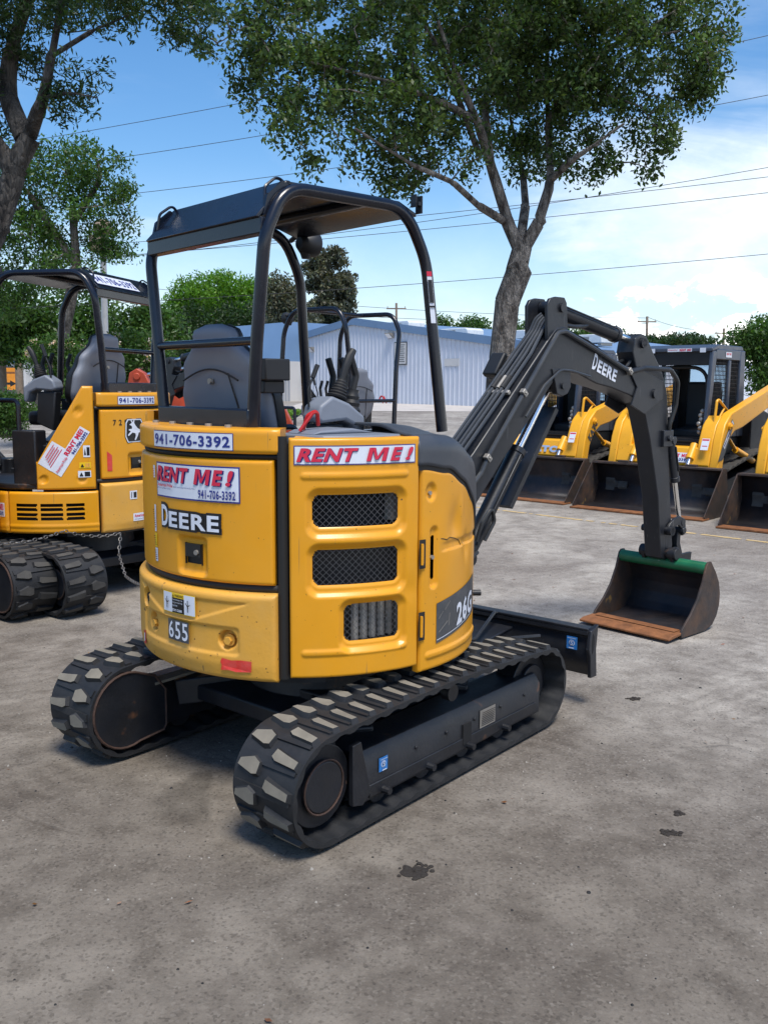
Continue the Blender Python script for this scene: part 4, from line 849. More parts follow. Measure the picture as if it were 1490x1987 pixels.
def make_boom(root, T, main, op):
    m = MB(); m.prism([(.40, .50), (.40, .86), (.60, .90), (.72, .80), (.98, .76), (1.12, .735), (1.13, .67), (.98, .64), (.70, .52), (.60, .48)], -.055, .055, 'y'); m.cyl((.55, 0, .42), (.55, 0, .95), .07, .07, 20)
    m.build('swing_bracket', 'dark_paint', root, T, bevel=.008)
    mb = MB()
    up_ = [(.56, .83), (1.06, 1.277), (1.60, 1.820), (1.685, 1.905), (1.735, 1.950), (1.80, 1.957), (1.90, 1.925), (2.18, 1.835), (2.52, 1.718), (2.72, 1.665), (2.80, 1.62), (2.80, 1.54), (2.72, 1.505), (2.60, 1.535), (2.498, 1.571), (2.30, 1.615), (2.134, 1.640), (1.95, 1.695), (1.84, 1.705), (1.76, 1.685), (1.695, 1.625), (1.54, 1.465), (1.305, 1.235), (.94, .85), (.72, .68), (.58, .68)]
    mb.prism(up_, -.088, .088, 'y'); bm = mb.build('boom', 'dark_paint', root, T, bevel=.007)
    m = MB(); m.prism([(1.69, 1.72), (1.86, 1.72), (1.87, 1.62), (1.84, 1.58), (1.79, 1.565), (1.74, 1.58), (1.72, 1.64)], -.098, -.060, 'y'); m.prism([(1.69, 1.72), (1.86, 1.72), (1.87, 1.62), (1.84, 1.58), (1.79, 1.565), (1.74, 1.58), (1.72, 1.64)], .060, .098, 'y'); m.build('cylinder_lug', 'dark_paint', bm, T, bevel=.004)
    for y in (-.085, .055):
        m = MB(); m.prism([(1.655, 1.86), (1.645, 2.07), (1.67, 2.105), (1.72, 2.118), (1.80, 2.118), (1.822, 2.09), (1.835, 1.98), (1.85, 1.90)], y, y + .022, 'y'); m.build('cylinder_bracket', 'dark_paint', bm, T, bevel=.004)
    for (x, z, w, r) in ((1.775, 2.06, .10, .026), (2.76, 1.58, .115, .03), (1.79, 1.624, .11, .018), (.64, .75, .11, .04)): m = MB(); m.cyl((x, -w, z), (x, w, z), r, r, 16); m.build('pivot_pin', 'dark_paint', bm, T)
    # cover plates at the boom tip
    m = MB()
    for sy in (-1, 1): m.prism([(2.46, 1.73), (2.56, 1.745), (2.86, 1.66), (2.87, 1.55), (2.66, 1.45), (2.50, 1.51), (2.56, 1.62)], sy * .088, sy * .100, 'y')
    m.build('tip_plate', 'dark_paint', bm, T, bevel=.003)
    cylinder_pair(root, T, (1.10, .70), (1.785, 1.622), 0, .046, .62, 'boom_cylinder')
    m = MB(); d = Vector((.685, 0, .92)).normalized(); nrm = Vector((.80, 0, -.60)); p = Vector((1.37, -.0, .99)) + nrm * .062; q = Vector((1.76, 0, 1.53)) + nrm * .062
    m.bar(p, q, .10, .030, upv=nrm); m.build('cylinder_guard', 'dark_paint', root, T)
    ac = cylinder_pair(root, T, (1.775, 2.065), (2.655, 1.905), 0, .045, .77, 'arm_cylinder')
    m = MB(); m.tube(fillet([(1.80, -.04, 1.97), (1.95, -.05, 1.965), (2.08, -.03, 1.975), (2.16, -.02, 2.005)], .08), .013, 8); m.build('cylinder_hose', 'hose', ac, T)
    # pipes and hoses on the back of the boom
    for k, y in enumerate((.070, .042, .008, -.024, -.056)):
        m = MB(); o = .020 + .004 * (k % 2); n = Vector((-.70, 0, .71)); e = .03 * k
        pts = [Vector((.62, y, .86)) + n * (o + .03), Vector((1.04, y, 1.265)) + n * (o + .012), Vector((1.30, y, 1.53)) + n * o, Vector((1.56, y, 1.785)) + n * o, Vector((1.665, y * .7, 1.93)), Vector((1.70, y * .6, 2.00 - e * .3)), Vector((1.73, y * .3, 2.03 - e * .4))]
        m.tube(fillet(pts, .08, 4), .010, 8, 0); s_ = MB(); s_.tube([pts[2] + (pts[3] - pts[2]) * .25, pts[2] + (pts[3] - pts[2]) * .5], .015, 8)
        h = m.build('boom_pipe', 'pipe', bm, T); s_.build('pipe_sleeve', 'bellows' if k % 2 else 'bolt_steel', bm, T) if k in (1, 2, 3) else None
    for (x, z) in ((1.34, 1.575), (.98, 1.215)):
        m = MB(); m.bar((x, -.082, z + .012), (x, .085, z + .012), .022, .022, upv=(-.7, 0, .7)); m.build('pipe_clamp', 'bolt_steel', bm, T, bevel=.003)
    m = MB(); m.tube(fillet([(.90, -.075, .96), (1.00, -.105, 1.08), (1.10, -.105, 1.17), (1.16, -.105, 1.265), (1.42, -.105, 1.57), (1.60, -.105, 1.78), (1.72, -.105, 1.92), (1.79, -.105, 1.93), (2.10, -.105, 1.835), (2.47, -.105, 1.712)], .06, 5), .0125, 8)
    m.tube(fillet([(1.46, -.103, 1.455), (1.62, -.103, 1.63), (1.76, -.103, 1.715), (1.86, -.103, 1.712), (2.05, -.103, 1.68)], .1, 6), .007, 8)
    m.build('side_pipe', 'pipe', bm, T)
    for (x, z) in ((1.145, 1.245), (1.43, 1.585), (2.45, 1.718)):
        m = MB(); m.obox((x, -.108, z), (.030, .03, .042), Matrix.Rotation(R(-45), 3, 'Y')); m.cyl((x, -.122, z), (x, -.130, z), .008, .008, 6); m.build('pipe_clamp', 'bolt_steel', bm, T, bevel=.003)
    m = MB(); m.tube(fillet([(1.16, -.085, .80), (1.22, -.10, .90), (1.20, -.10, .98), (1.13, -.09, .90), (1.10, -.08, .80)], .04), .011, 8); m.tube(fillet([(1.12, -.07, .74), (1.02, -.09, .70), (.90, -.09, .78), (.80, -.09, .90)], .05), .012, 8); m.build('foot_hose', 'hose', bm, T)
    # boom lamp: flat black housing beside the boom
    m = MB(); m.obox((1.50, .16, 1.74), (.04, .10, .15), Matrix.Rotation(R(35), 3, 'Y')); m.bar((1.48, .06, 1.68), (1.49, .14, 1.72), .02, .02); m.build('boom_light', 'seat_vinyl', bm, T, bevel=.015)
    if main:
        ca_, sa_ = math.cos(R(-17.5)), math.sin(R(-17.5)); S = plane_S((2.205, -.088, 1.735), (ca_, 0, sa_), (-sa_, 0, ca_))
        decal('maker_lettering', bm, S, [('t', 'D', -.120, -.046, -.078, .050, 'sticker_white', .03), ('t', 'EERE', -.068, -.046, .140, .027, 'sticker_white', .035)], T)
    # arm
    mb = MB(); arm = [(2.555, 1.84), (2.575, 1.925), (2.64, 1.955), (2.70, 1.945), (2.80, 1.83), (2.90, 1.73), (2.975, 1.60), (2.995, 1.50), (3.05, 1.10), (3.125, .66), (3.145, .55), (3.14, .48), (3.08, .445), (3.01, .47), (2.985, .58), (2.93, .90), (2.80, 1.28), (2.715, 1.47), (2.66, 1.53), (2.64, 1.66)]
    mb.prism(arm, -.062, .062, 'y'); am = mb.build('arm', 'dark_paint', root, T, bevel=.006)
    for (x, z, w, r) in ((2.655, 1.898, .08, .024), (3.075, .50, .13, .034), (3.05, .66, .115, .024)): m = MB(); m.cyl((x, -w, z), (x, w, z), r, r, 16); m.cyl((x, -w, z), (x, -w + .02, z), r * 1.35, r * 1.35, 16); m.build('arm_pin', 'frame_black', am, T)
    m = MB(); m.box(2.93, 3.05, -.085, -.03, 1.23, 1.34); m.cyl((2.99, -.088, 1.285), (2.99, -.105, 1.285), .022, .022, 6); m.build('cylinder_mount', 'dark_paint', am, T, bevel=.004)
    m = MB(); m.tube(fillet([(2.47, -.105, 1.712), (2.60, -.12, 1.74), (2.90, -.125, 1.735), (3.02, -.115, 1.66), (3.03, -.10, 1.50), (3.00, -.08, 1.38), (3.02, -.06, 1.28)], .09, 6), .015, 10)
    m.tube(fillet([(1.80, .02, 1.99), (2.2, .03, 1.89), (2.5, .02, 1.77), (2.62, .02, 1.80), (2.68, .0, 1.85)], .08), .012, 8); m.tube(fillet([(2.54, -.02, 1.74), (2.60, -.03, 1.80), (2.66, -.04, 1.84), (2.72, -.02, 1.88)], .04), .011, 8)
    m.build('arm_hose', 'hose', am, T)
    cylinder_pair(root, T, (3.06, 1.27), (3.235, .70), -.055, .031, .50, 'bucket_cylinder')
    for y in (-.085, .065):
        m = MB(); pts = [(3.03, .645), (3.06, .70), (3.12, .735), (3.19, .745), (3.25, .725), (3.275, .67), (3.265, .61), (3.235, .605), (3.225, .655), (3.18, .685), (3.12, .675), (3.08, .635), (3.05, .625)]
        m.prism(pts, y, y + .02, 'y'); m.build('bucket_link', 'dark_paint', root, T, bevel=.004)
    m = MB(); m.cyl((3.245, -.095, .64), (3.245, .095, .64), .024, .024, 14); m.prism([(3.225, .64), (3.265, .64), (3.262, .55), (3.30, .47), (3.25, .455), (3.215, .54)], -.055, .055, 'y'); m.build('push_link', 'dark_paint', root, T, bevel=.004)
    # bucket
    shell = [(3.13, .435), (3.185, .40), (3.235, .33), (3.262, .25), (3.262, .17), (3.235, .10), (3.185, .045), (3.10, .018), (2.98, .014), (2.80, .022), (2.66, .026)]
    sp = fillet([(a, 0, b) for a, b in shell], .05, 3); sh = [(p.x, p.z) for p in sp]
    m = MB(); y0, y1 = -.345, .305; n = len(sh); tk = .012
    inn = []
    for i, (a, b) in enumerate(sh):
        a0, b0 = sh[max(i - 1, 0)]; a1, b1 = sh[min(i + 1, n - 1)]; dx, dz_ = a1 - a0, b1 - b0; L = math.hypot(dx, dz_); inn.append((a + dz_ / L * tk, b - dx / L * tk))
    m.add([(a, y0, b) for a, b in sh] + [(a, y1, b) for a, b in sh], [(i, i + 1, i + 1 + n, i + n) for i in range(n - 1)], 0)
    m.add([(a, y0, b) for a, b in inn] + [(a, y1, b) for a, b in inn], [(i, i + n, i + 1 + n, i + 1) for i in range(n - 1)], 1)
    bk = m.build('bucket', ['bucket_steel', 'bucket_inside'], root, T, smooth=50)
    side = [(3.075, .455), (3.10, .475), (3.135, .475), (3.165, .44), (3.205, .395), (3.255, .32), (3.278, .24), (3.276, .16), (3.248, .09), (3.195, .035), (3.10, .008), (2.80, .012), (2.785, .04), (2.80, .07), (2.90, .15), (2.98, .24), (3.04, .35)]
    for y in (y0 - .014, y1 - .001):
        m = MB(); m.prism(side, y, y + .015, 'y'); m.build('bucket_side', 'bucket_steel', bk, T, bevel=.003)
    m = MB(); m.cyl((3.105, y0, .430), (3.105, y1, .430), .041, .041, 22)
    m.build('bucket_tube', 'green_paint', bk, T)
    for y in (-.125, .09): m = MB(); m.prism([(3.05, .45), (3.03, .50), (3.06, .545), (3.11, .545), (3.17, .49), (3.30, .49), (3.29, .42), (3.17, .40)], y, y + .022, 'y'); m.cyl((3.075, y - .02, .50), (3.075, y + .042, .50), .042, .042, 16); m.build('bucket_ear', 'frame_black', bk, T, bevel=.003)
    m = MB(); m.prism([(2.64, .020), (2.64, .034), (2.68, .046), (2.845, .052), (2.845, .036)], y0 - .012, y1 + .02, 'y'); m.prism([(2.83, .050), (2.83, .058), (2.80, .060), (2.76, .054)], y0 + .02, y1 - .02, 'y'); m.build('cutting_edge', 'rust_edge', bk, T, bevel=.005)

# ------------------------------------------------------------ compact track loader
def make_loader(label, group, loc, heading, number_side=True):
    root = empty('track_loader', loc, heading); tag(root, label, 'track loader', group)
    def hull_path():
        cs = [(-.85, .21, .20), (-.72, .60, .17), (.62, .27, .26)]; pts = []
        def arc(c, a0, a1, n=12):
            for k in range(n + 1): a = R(a0 + (a1 - a0) * k / n); pts.append((c[0] + c[2] * math.cos(a), c[1] + c[2] * math.sin(a)))
        arc(cs[0], 270, 172); arc(cs[1], 172, 82); arc(cs[2], 76, -90, 18); return pts
    hp_ = hull_path()
    for sy in (-1, 1):
        P = np.array(hp_ + [hp_[0]]); d = np.r_[0, np.cumsum(np.hypot(*np.diff(P, axis=0).T))]; L = d[-1]; mb = MB(); N = 112; ring = []
        for i in range(N):
            s0 = L * i / N; x, z = np.interp(s0, d, P[:, 0]), np.interp(s0, d, P[:, 1]); x1, z1 = np.interp((s0 + .02) % L, d, P[:, 0]), np.interp((s0 + .02) % L, d, P[:, 1])
            t = Vector((x1 - x, 0, z1 - z)).normalized(); n_ = Vector((-t.z, 0, t.x)); h = .022 if i % 4 < 2 else 0.
            for (y, e) in ((-.16, -.012), (-.16, h), (-.03, h), (-.02, 0), (.02, 0), (.03, .022 - h), (.16, .022 - h), (.16, -.012)): ring.append((x + n_.x * e, sy * .62 + y, z + n_.z * e))
        K = 8; mb.add(ring, [(i * K + k, i * K + (k + 1) % K, ((i + 1) % N) * K + (k + 1) % K, ((i + 1) % N) * K + k) for i in range(N) for k in range(K)]); mb.build('rubber_track', 'dusty_rubber', root, smooth=25)
        m = MB(); m.prism([(-.85, .12), (-.80, .50), (-.6, .52), (.60, .38), (.66, .14)], sy * .62 - .10, sy * .62 + .10, 'y'); 
        for x in (-.6, -.3, 0, .3, .6): m.cyl((x, sy * .62 - .13, .13), (x, sy * .62 + .13, .13), .09, .09, 16)
        m.cyl((-.72, sy * .62 - .12, .60), (-.72, sy * .62 + .14, .60), .12, .12, 20); m.build('track_frame', 'loader_black', root, bevel=.01)
    m = MB(); m.box(-1.15, .45, -.44, .44, .25, .95); m.prism([(.45, .28), (.45, .62), (.62, .55), (.66, .30)], -.40, .40, 'y'); m.prism([(-1.45, .45), (-1.45, 1.25), (-.7, 1.42), (-.7, .45)], -.60, .60, 'y'); m.build('chassis', 'loader_black', root, bevel=.02)
    # cab with barred side windows
    cab = MB()
    zt = 2.20; corners = [(-.62, 2.14), (-.55, zt), (.30, zt), (.46, 2.12)]
    cab.prism(corners, -.47, .47, 'y'); cab.prism([(.30, zt + .003), (.52, 2.15), (.52, 2.10), (.30, 2.14)], -.49, .49, 'y')
    for sy in (-1, 1):
        cab.prism([(.44, 2.12), (.50, 2.10), (.62, .95), (.52, .95), (.36, 2.10)], sy * .44, sy * .49, 'y')
        cab.prism([(-.62, 2.14), (-.46, 2.14), (-.46, .95), (-.70, .95)], sy * .44, sy * .49, 'y')
        cab.box(-.46, .38, sy * .44 if sy > 0 else -.49, sy * .49 if sy > 0 else -.44, 2.00, 2.14)
        cab.prism([(-.46, 1.20), (.54, 1.20), (.56, .95), (-.46, .95)], sy * .44, sy * .49, 'y')
        cab.box(-.14, -.06, sy * .44 if sy > 0 else -.49, sy * .49 if sy > 0 else -.44, 1.20, 2.0)
    c_ = cab.build('cab', 'cab_gray', root, bevel=.012)
    for sy in (-1, 1):
        g = MB()
        for x in np.arange(-.44, .46, .045): g.box(x, x + .008, sy * .462, sy * .470, 1.2, 2.0) if x < .40 else None
        for z in np.arange(1.24, 2.0, .055): g.box(-.45, .42 - .10 * (z - 1.2) * .0, sy * .460, sy * .466, z, z + .010)
        g.build('window_bars', 'loader_black', c_, smooth=0)
    g = MB(); g.box(-.66, -.645, -.42, .42, 1.25, 2.05); g.build('rear_window', 'cab_glass', c_)
    g = MB()
    for (y0_, y1_) in ((-.44, -.30), (.30, .44)): g.box(-.64, -.60, y0_, y1_, .95, 2.1)
    g.box(-.64, -.60, -.44, .44, 1.95, 2.12); g.box(-.64, -.60, -.44, .44, .95, 1.42); g.tube(fillet([(.40, -.38, .9), (.36, -.38, 1.9), (.36, .38, 1.9), (.40, .38, .9)], .25), .025, 10); g.box(.40, .49, -.44, .44, 1.93, 2.12); g.build('cab_lining', 'loader_black', c_)
    g = MB(); g.prism([(-.52, .95), (-.55, 1.50), (-.48, 1.72), (-.40, 1.70), (-.36, 1.08), (.02, 1.05), (.02, .93)], -.24, .24, 'y'); g.build('seat', 'seat_vinyl', root, bevel=.03)
    for sy in (-1, 1):
        g = MB(); g.prism([(-.2, .95), (-.2, 1.16), (.18, 1.16), (.20, .95)], sy * .33 - .06, sy * .33 + .06, 'y'); g.tube([(.12, sy * .33, 1.16), (.15, sy * .33, 1.33)], [.03, .018], 10); g.build('joystick', 'loader_black', root, bevel=.01)
    g = MB(); g.box(.40, .56, -.43, .43, .80, .95)
    for z in (.83, .87, .91): g.box(.56, .60, -.40, .40, z, z + .012)
    g.build('step_tread', 'loader_black', root)
    g = MB()
    for k in range(6): g.ball((.50 + .03 * math.sin(k), .36 + .02 * (k % 2), 1.04 + .055 * k), .035, 10, 6)
    g.build('hose_coupling', 'bolt_steel', root)
    # decals on the cab
    decal('rental_sticker', c_, plane_S((.523, .04, 2.125), (0, 1, 0), (0, 0, 1)), [('r', -.17, -.022, .17, .022, 'sticker_white'), ('t', 'Financing', -.16, -.012, -.03, .014, 'ink_red', .02), ('t', 'RENT ME!', .0, -.016, .16, .016, 'ink_red', .05)])
    decal('small_label', c_, plane_S((.523, .36, 2.12), (0, 1, 0), (0, 0, 1)), [('r', -.04, -.03, .04, .03, 'sticker_white')]); decal('small_label', c_, plane_S((.523, -.36, 2.12), (0, 1, 0), (0, 0, 1)), [('r', -.05, -.03, .05, .03, 'sticker_white')])
    decal('rental_sticker', c_, plane_S((-.02, .4925, 2.07), (-1, 0, 0), (0, 0, 1)), [('r', -.10, -.035, .10, .035, 'sticker_white'), ('t', 'RENT ME!', -.08, -.005, .08, .025, 'ink_red', .05)])
    for (y, z, w, h) in ((-.30, 1.0, .05, .09), (-.12, 1.06, .06, .05), (-.18, .90, .09, .07)): decal('small_label', c_, plane_S((.57, y, z), (0, 1, 0), (0, 0, 1)), [('r', -w, -h, w, h, 'sticker_white'), ('r', -w * .7, -h * .5, w * .7, -h * .3, 'ink_navy')])
    # lift arms, cross tube, tilt cylinders
    la = MB()
    arm = [(-1.55, 1.62), (-1.40, 1.74), (-1.25, 1.72), (.25, 1.36), (.50, 1.30), (.68, 1.16), (.78, .95), (.865, .60), (.85, .28), (.76, .24), (.72, .50), (.66, .78), (.54, .96), (.36, 1.06), (.10, 1.10), (-1.40, 1.50)]
    for sy in (-1, 1): la.prism(arm, sy * .66 - (.0 if sy > 0 else .12), sy * .66 + (.12 if sy > 0 else .0), 'y')
    la.prism([(.62, .62), (.62, .82), (.70, .86), (.795, .85), (.868, .62), (.80, .58)], -.66, .66, 'y')
    for sy in (-1, 1): la.prism([(.45, .97), (.52, 1.27), (.675, 1.14), (.775, .94), (.860, .60), (.845, .285), (.765, .25), (.725, .50), (.66, .72)], sy * .47, sy * .665, 'y')
    arms = la.build('lift_arm', 'loader_yellow', root, bevel=.018, segs=3)
    for sy in (-1, 1):
        g = MB(); g.tube(fillet([(.62, sy * .60, 1.10), (.56, sy * .60, 1.46), (.50, sy * .60, 1.47), (.15, sy * .60, 1.30)], .05), .018, 8); g.tube([(.56, sy * .60, 1.18), (.35, sy * .60, 1.28)], .014, 8); g.tube([(.50, sy * .60, 1.20), (.30, sy * .60, 1.36)], .014, 8)
        g.build('hose_guard', 'loader_yellow', arms)
    for sy in (-1, 1):
        g = MB(); g.cyl((.55, sy * .78, 1.13), (.55, sy * .805, 1.13), .05, .05, 18); g.cyl((.55, sy * .805, 1.13), (.55, sy * .83, 1.13), .03, .03, 6); g.build('arm_pivot', 'loader_yellow', arms)
        g = MB(); g.tube([(.72, sy * .40, .88), (.86, sy * .40, .70)], .055, 14); g.build('tilt_cylinder', 'loader_yellow', root); g = MB(); g.tube([(.86, sy * .40, .70), (.91, sy * .40, .62)], .028, 12); g.build('piston_rod', 'chrome', root)
        g = MB(); g.tube([(-.55, sy * .70, .62), (.10, sy * .70, .80)], .045, 12); g.tube([(.10, sy * .70, .80), (.42, sy * .70, 1.0)], .025, 12); g.build('lift_cylinder', 'loader_yellow', root)
    S = plane_S((.50, .7525, 1.05), (-.78, 0, .50), (.50, 0, .78)); S = plane_S((.60, .7825, 1.00), (-.62, 0, .78), (.78, 0, .62))
    if number_side: decal('rental_sticker', arms, S, [('p', [(-.42, .02), (-.30, -.09), (.25, -.05), (.25, .05), (-.2, .05)], 'ink_graphite'), ('r', -.18, -.035, .24, .035, 'sticker_white'), ('t', '941-706-3392', -.16, -.022, .22, .022, 'ink_navy', .04)])
    else: decal('maker_lettering', arms, S, [('t', 'KATO', -.16, -.06, .20, .055, 'ink_graphite', .05)])
    S = plane_S((.857, .0, .72), (0, 1, 0), (-.30, 0, .95))
    if number_side: decal('rental_sticker', arms, plane_S((.852, .24, .715), (0, 1, 0), (-.30, 0, .95)), [('r', -.16, -.065, .16, .065, 'sticker_white'), ('t', 'RENT ME!', -.14, .0, .14, .05, 'ink_red', .05), ('t', '706-3392', -.10, -.05, .14, -.01, 'ink_navy', .04)])
    else: decal('maker_lettering', arms, plane_S((.852, .10, .715), (0, 1, 0), (-.30, 0, .95)), [('t', 'KATO', -.28, -.05, .28, .05, 'ink_paleblue', .06)])
    decal('small_label', arms, plane_S((.845, .59, .90), (0, 1, 0), (-.4, 0, .9)), [('r', -.05, -.08, .05, .08, 'sticker_white'), ('r', -.045, .05, .045, .07, 'ink_red'), ('r', -.035, -.03, .035, -.02, 'ink_red')])
    # bucket
    sh = [(p.x, p.z) for p in fillet([(1.03, 0, .60), (.92, 0, .58), (.86, 0, .30), (.96, 0, .03), (1.60, 0, .018)], .10, 5)]; n = len(sh); m = MB(); y0, y1 = -.915, .915
    m.add([(a, y0, b) for a, b in sh] + [(a, y1, b) for a, b in sh], [(i, i + 1, i + 1 + n, i + n) for i in range(n - 1)])
    bk = m.build('bucket', 'bucket_inside', root, solid=.014, smooth=50)
    for y in (y0 - .006, y1 - .006): m = MB(); m.prism([(1.52, .0), (1.545, .05), (1.05, .60), (.92, .60), (.85, .30), (.94, .0)], y, y + .012, 'y'); m.build('bucket_side', 'bucket_steel', bk)
    m = MB(); m.box(1.40, 1.60, y0 - .01, y1 + .01, .004, .026); m.build('cutting_edge', 'rust_edge', bk, bevel=.003)
    m = MB(); m.box(.90, 1.05, y0, y1, .585, .612)
    for y in (-.55, .40): m.box(.93, 1.0, y, y + .15, .612, .64)
    m.build('bucket_rim', 'bucket_steel', bk, bevel=.004)
    m = MB()
    for sy in (-1, 1): m.prism([(.74, .15), (.74, .56), (.82, .56), (.82, .15)], sy * .46 - .1, sy * .46 + .1, 'y')
    m.build('quick_coupler', 'loader_black', root, bevel=.01)
    return root

# ------------------------------------------------------------ trees
def leaf_mesh(name, centres, spread, per, size, matn, parent, aspect=.42, droop=0., tint=(.6, 1.35), up=.3, flat=.8):
    C_ = np.asarray(centres, float); n = len(C_) * per
    c = np.repeat(C_, per, axis=0); off = rng.normal(size=(n, 3)); off /= np.linalg.norm(off, axis=1)[:, None]; rad = rng.random(n) ** .45
    sp = np.repeat(np.asarray(spread, float) if np.ndim(spread) else np.full(len(C_), spread), per)
    c = c + off * (rad * sp)[:, None] * np.array([1, 1, flat]); c[:, 2] -= droop * rng.random(n) ** 2
    d = rng.normal(size=(n, 3)); d[:, 2] -= .3; d /= np.linalg.norm(d, axis=1)[:, None]
    nn = rng.normal(size=(n, 3)); nn[:, 2] += up * 3; s = np.cross(d, nn); s /= np.linalg.norm(s, axis=1)[:, None] + 1e-9
    L = size * rng.uniform(.65, 1.3, n)[:, None]; w = L * aspect
    V = np.stack([c - d * L * .5, c + s * w * .5 - d * L * .05, c + d * L * .5, c - s * w * .5 - d * L * .05], 1).reshape(-1, 3)
    me = bpy.data.meshes.new(name); me.vertices.add(4 * n); me.vertices.foreach_set('co', V.ravel())
    me.loops.add(4 * n); me.loops.foreach_set('vertex_index', np.arange(4 * n)); me.polygons.add(n); me.polygons.foreach_set('loop_start', np.arange(0, 4 * n, 4)); me.polygons.foreach_set('loop_total', np.full(n, 4))
    me.materials.append(MAT[matn]); me.update(calc_edges=True)
    a = me.attributes.new('tint', 'FLOAT_COLOR', 'FACE')
    cl = np.repeat(rng.uniform(.8, 1.2, len(C_)), per) * rng.uniform(tint[0], tint[1], n); col_ = np.stack([cl * rng.uniform(.85, 1.2, n), cl, cl * rng.uniform(.7, 1.2, n), np.ones(n)], 1)
    a.data.foreach_set('color', col_.ravel())
    o = bpy.data.objects.new(name, me); col.objects.link(o)
    if parent is not None: o.parent = parent
    return o
def sample_crown(ells, n, shell=.35):
    """ells: (centre, (rx, ry, rz)); points spread evenly through the volumes, a little denser towards the skin."""
    vol = np.array([e[1][0] * e[1][1] * e[1][2] for e in ells]) ** .75; k = rng.choice(len(ells), n, p=vol / vol.sum()); out = []
    for i in k:
        c, r = ells[i]; v = rng.normal(size=3); v /= np.linalg.norm(v); out.append(np.array(c) + v * (rng.random() ** shell) * np.array(r))
    return np.array(out)
def tree(name, label, cat, base, limbs, ells, ncl, per, size, matn, spread=.32, group=None, twig=.012, trunk_mat='bark', droop=0., twigs=True, extra=None, **kw):
    """limbs: list of (points, radii) in world space; twigs run from the nearest limb point to each leaf clump."""
    base = Vector(base); root = empty(name, base); tag(root, label, cat, group); I = -base
    m = MB(); nodes = []
    for pts, rad in limbs:
        q = fillet(pts, .6, 3); rr = np.interp(np.linspace(0, 1, len(q)), np.linspace(0, 1, len(rad)), rad)
        q = [p + Vector(rng.normal(size=3) * r * .10) for p, r in zip(q, rr)]
        m.tube([p + I for p in q], list(rr), 12)
        for a, b in zip(q, q[1:]):
            for s in np.linspace(0, 1, max(2, int((b - a).length / .25)), endpoint=False): nodes.append(a.lerp(b, s))
    m.build('trunk', trunk_mat, root, smooth=60)
    cl = sample_crown(ells, ncl)
    if twigs:
        order = np.argsort([min((Vector(c) - n_).length for n_ in nodes[::3] or nodes) for c in cl]); N_ = np.array([tuple(n_) for n_ in nodes]); m = MB(); cnt = 0
        for i in order:
            c = cl[i]; dd = np.linalg.norm(N_ - c, axis=1); j = int(dd.argmin()); a = Vector(N_[j]); b = Vector(c); L = (b - a).length
            if L < .15: continue
            mid = (a + b) / 2 + Vector(rng.normal(size=3)) * L * .12 + Vector((0, 0, .08 * L)); r0 = min(twig * (.6 + L * 1.1), .05)
            m.tube([p + I for p in (a, a.lerp(mid, .5) * .5 + (a.lerp(mid, .5)) * .5, mid, b)], [r0, r0 * .85, r0 * .6, r0 * .25], 5, caps=False)
            new = [tuple(a.lerp(mid, .6)), tuple(mid), tuple(mid.lerp(b, .5)), tuple(b)]; N_ = np.vstack([N_, new])
        m.build('branches', trunk_mat, root, smooth=60)
    lf = leaf_mesh('crown', cl - np.array(base), spread, per, size, matn, root, droop=droop, **kw)
    if extra: leaf_mesh('blossom', sample_crown(ells, extra[0], .15) - np.array(base), extra[1], extra[2], extra[3], 'flower', root, aspect=.8)
    return root
def E_(px_, py_, rx, ry, D, dz=0, ry_d=None):
    """a crown volume standing D metres away"""
    c = at(px_, py_, D + dz); k = (D + dz) / F_PX; return (tuple(c), (rx * k, ry_d if ry_d else max(rx, ry) * k * .9, ry * k))
def LP(D, *pts): return [at(a, b, D + (c[0] if c else 0)) for a, b, *c in pts]

# ------------------------------------------------------------ setting
def sheet(name, x0, x1, y0, y1, nx, ny, matn, h=0., kind='structure', wob=0.):
    xs = np.linspace(x0, x1, nx + 1); ys = np.linspace(y0, y1, ny + 1); mb = MB()
    wv = lambda i, n, t: (random.uniform(-wob, wob) if wob and (i in (0, n)) else 0)
    mb.grid(lambda a, b: (x0 + (x1 - x0) * a, y0 + (y1 - y0) * b, zg(y0 + (y1 - y0) * b) + h), nx, ny)
    o = mb.build(name, matn); o['kind'] = kind; return o
ys = np.r_[np.linspace(-30, 14, 12), np.linspace(15, 48, 34), np.linspace(60, 700, 8)]; mb = MB(); xs = [-500, -60, -20, -8, 0, 8, 20, 60, 500]
mb.add([(x, y, zg(y)) for y in ys for x in xs], [(j * 9 + i, j * 9 + i + 1, (j + 1) * 9 + i + 1, (j + 1) * 9 + i) for j in range(len(ys) - 1) for i in range(8)])
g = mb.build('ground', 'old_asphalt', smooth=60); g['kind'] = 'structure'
sheet('sidewalk', -60, 40, 37.5, 41.4, 4, 8, 'concrete', .012)
sheet('driveway', -4.2, 30, 41.4, 54, 4, 8, 'concrete', .008)
sheet('lawn', -60, -3.2, 30.5, 37.4, 4, 12, 'leaf_mid' if False else 'leaf_mid', .006)
gr = leaf_mesh('grass', np.c_[rng.uniform(-30, -3.3, 5200), rng.uniform(30.6, 37.3, 5200), np.full(5200, 0.)], .10, 7, .16, 'grass_blade', None, aspect=.2, up=0)
co = np.empty(len(gr.data.vertices) * 3); gr.data.vertices.foreach_get('co', co); co = co.reshape(-1, 3); co[:, 2] = np.abs(co[:, 2]) + np.array([zg(y) for y in co[:, 1]]) + .02; gr.data.vertices.foreach_set('co', co.ravel()); gr['kind'] = 'stuff'
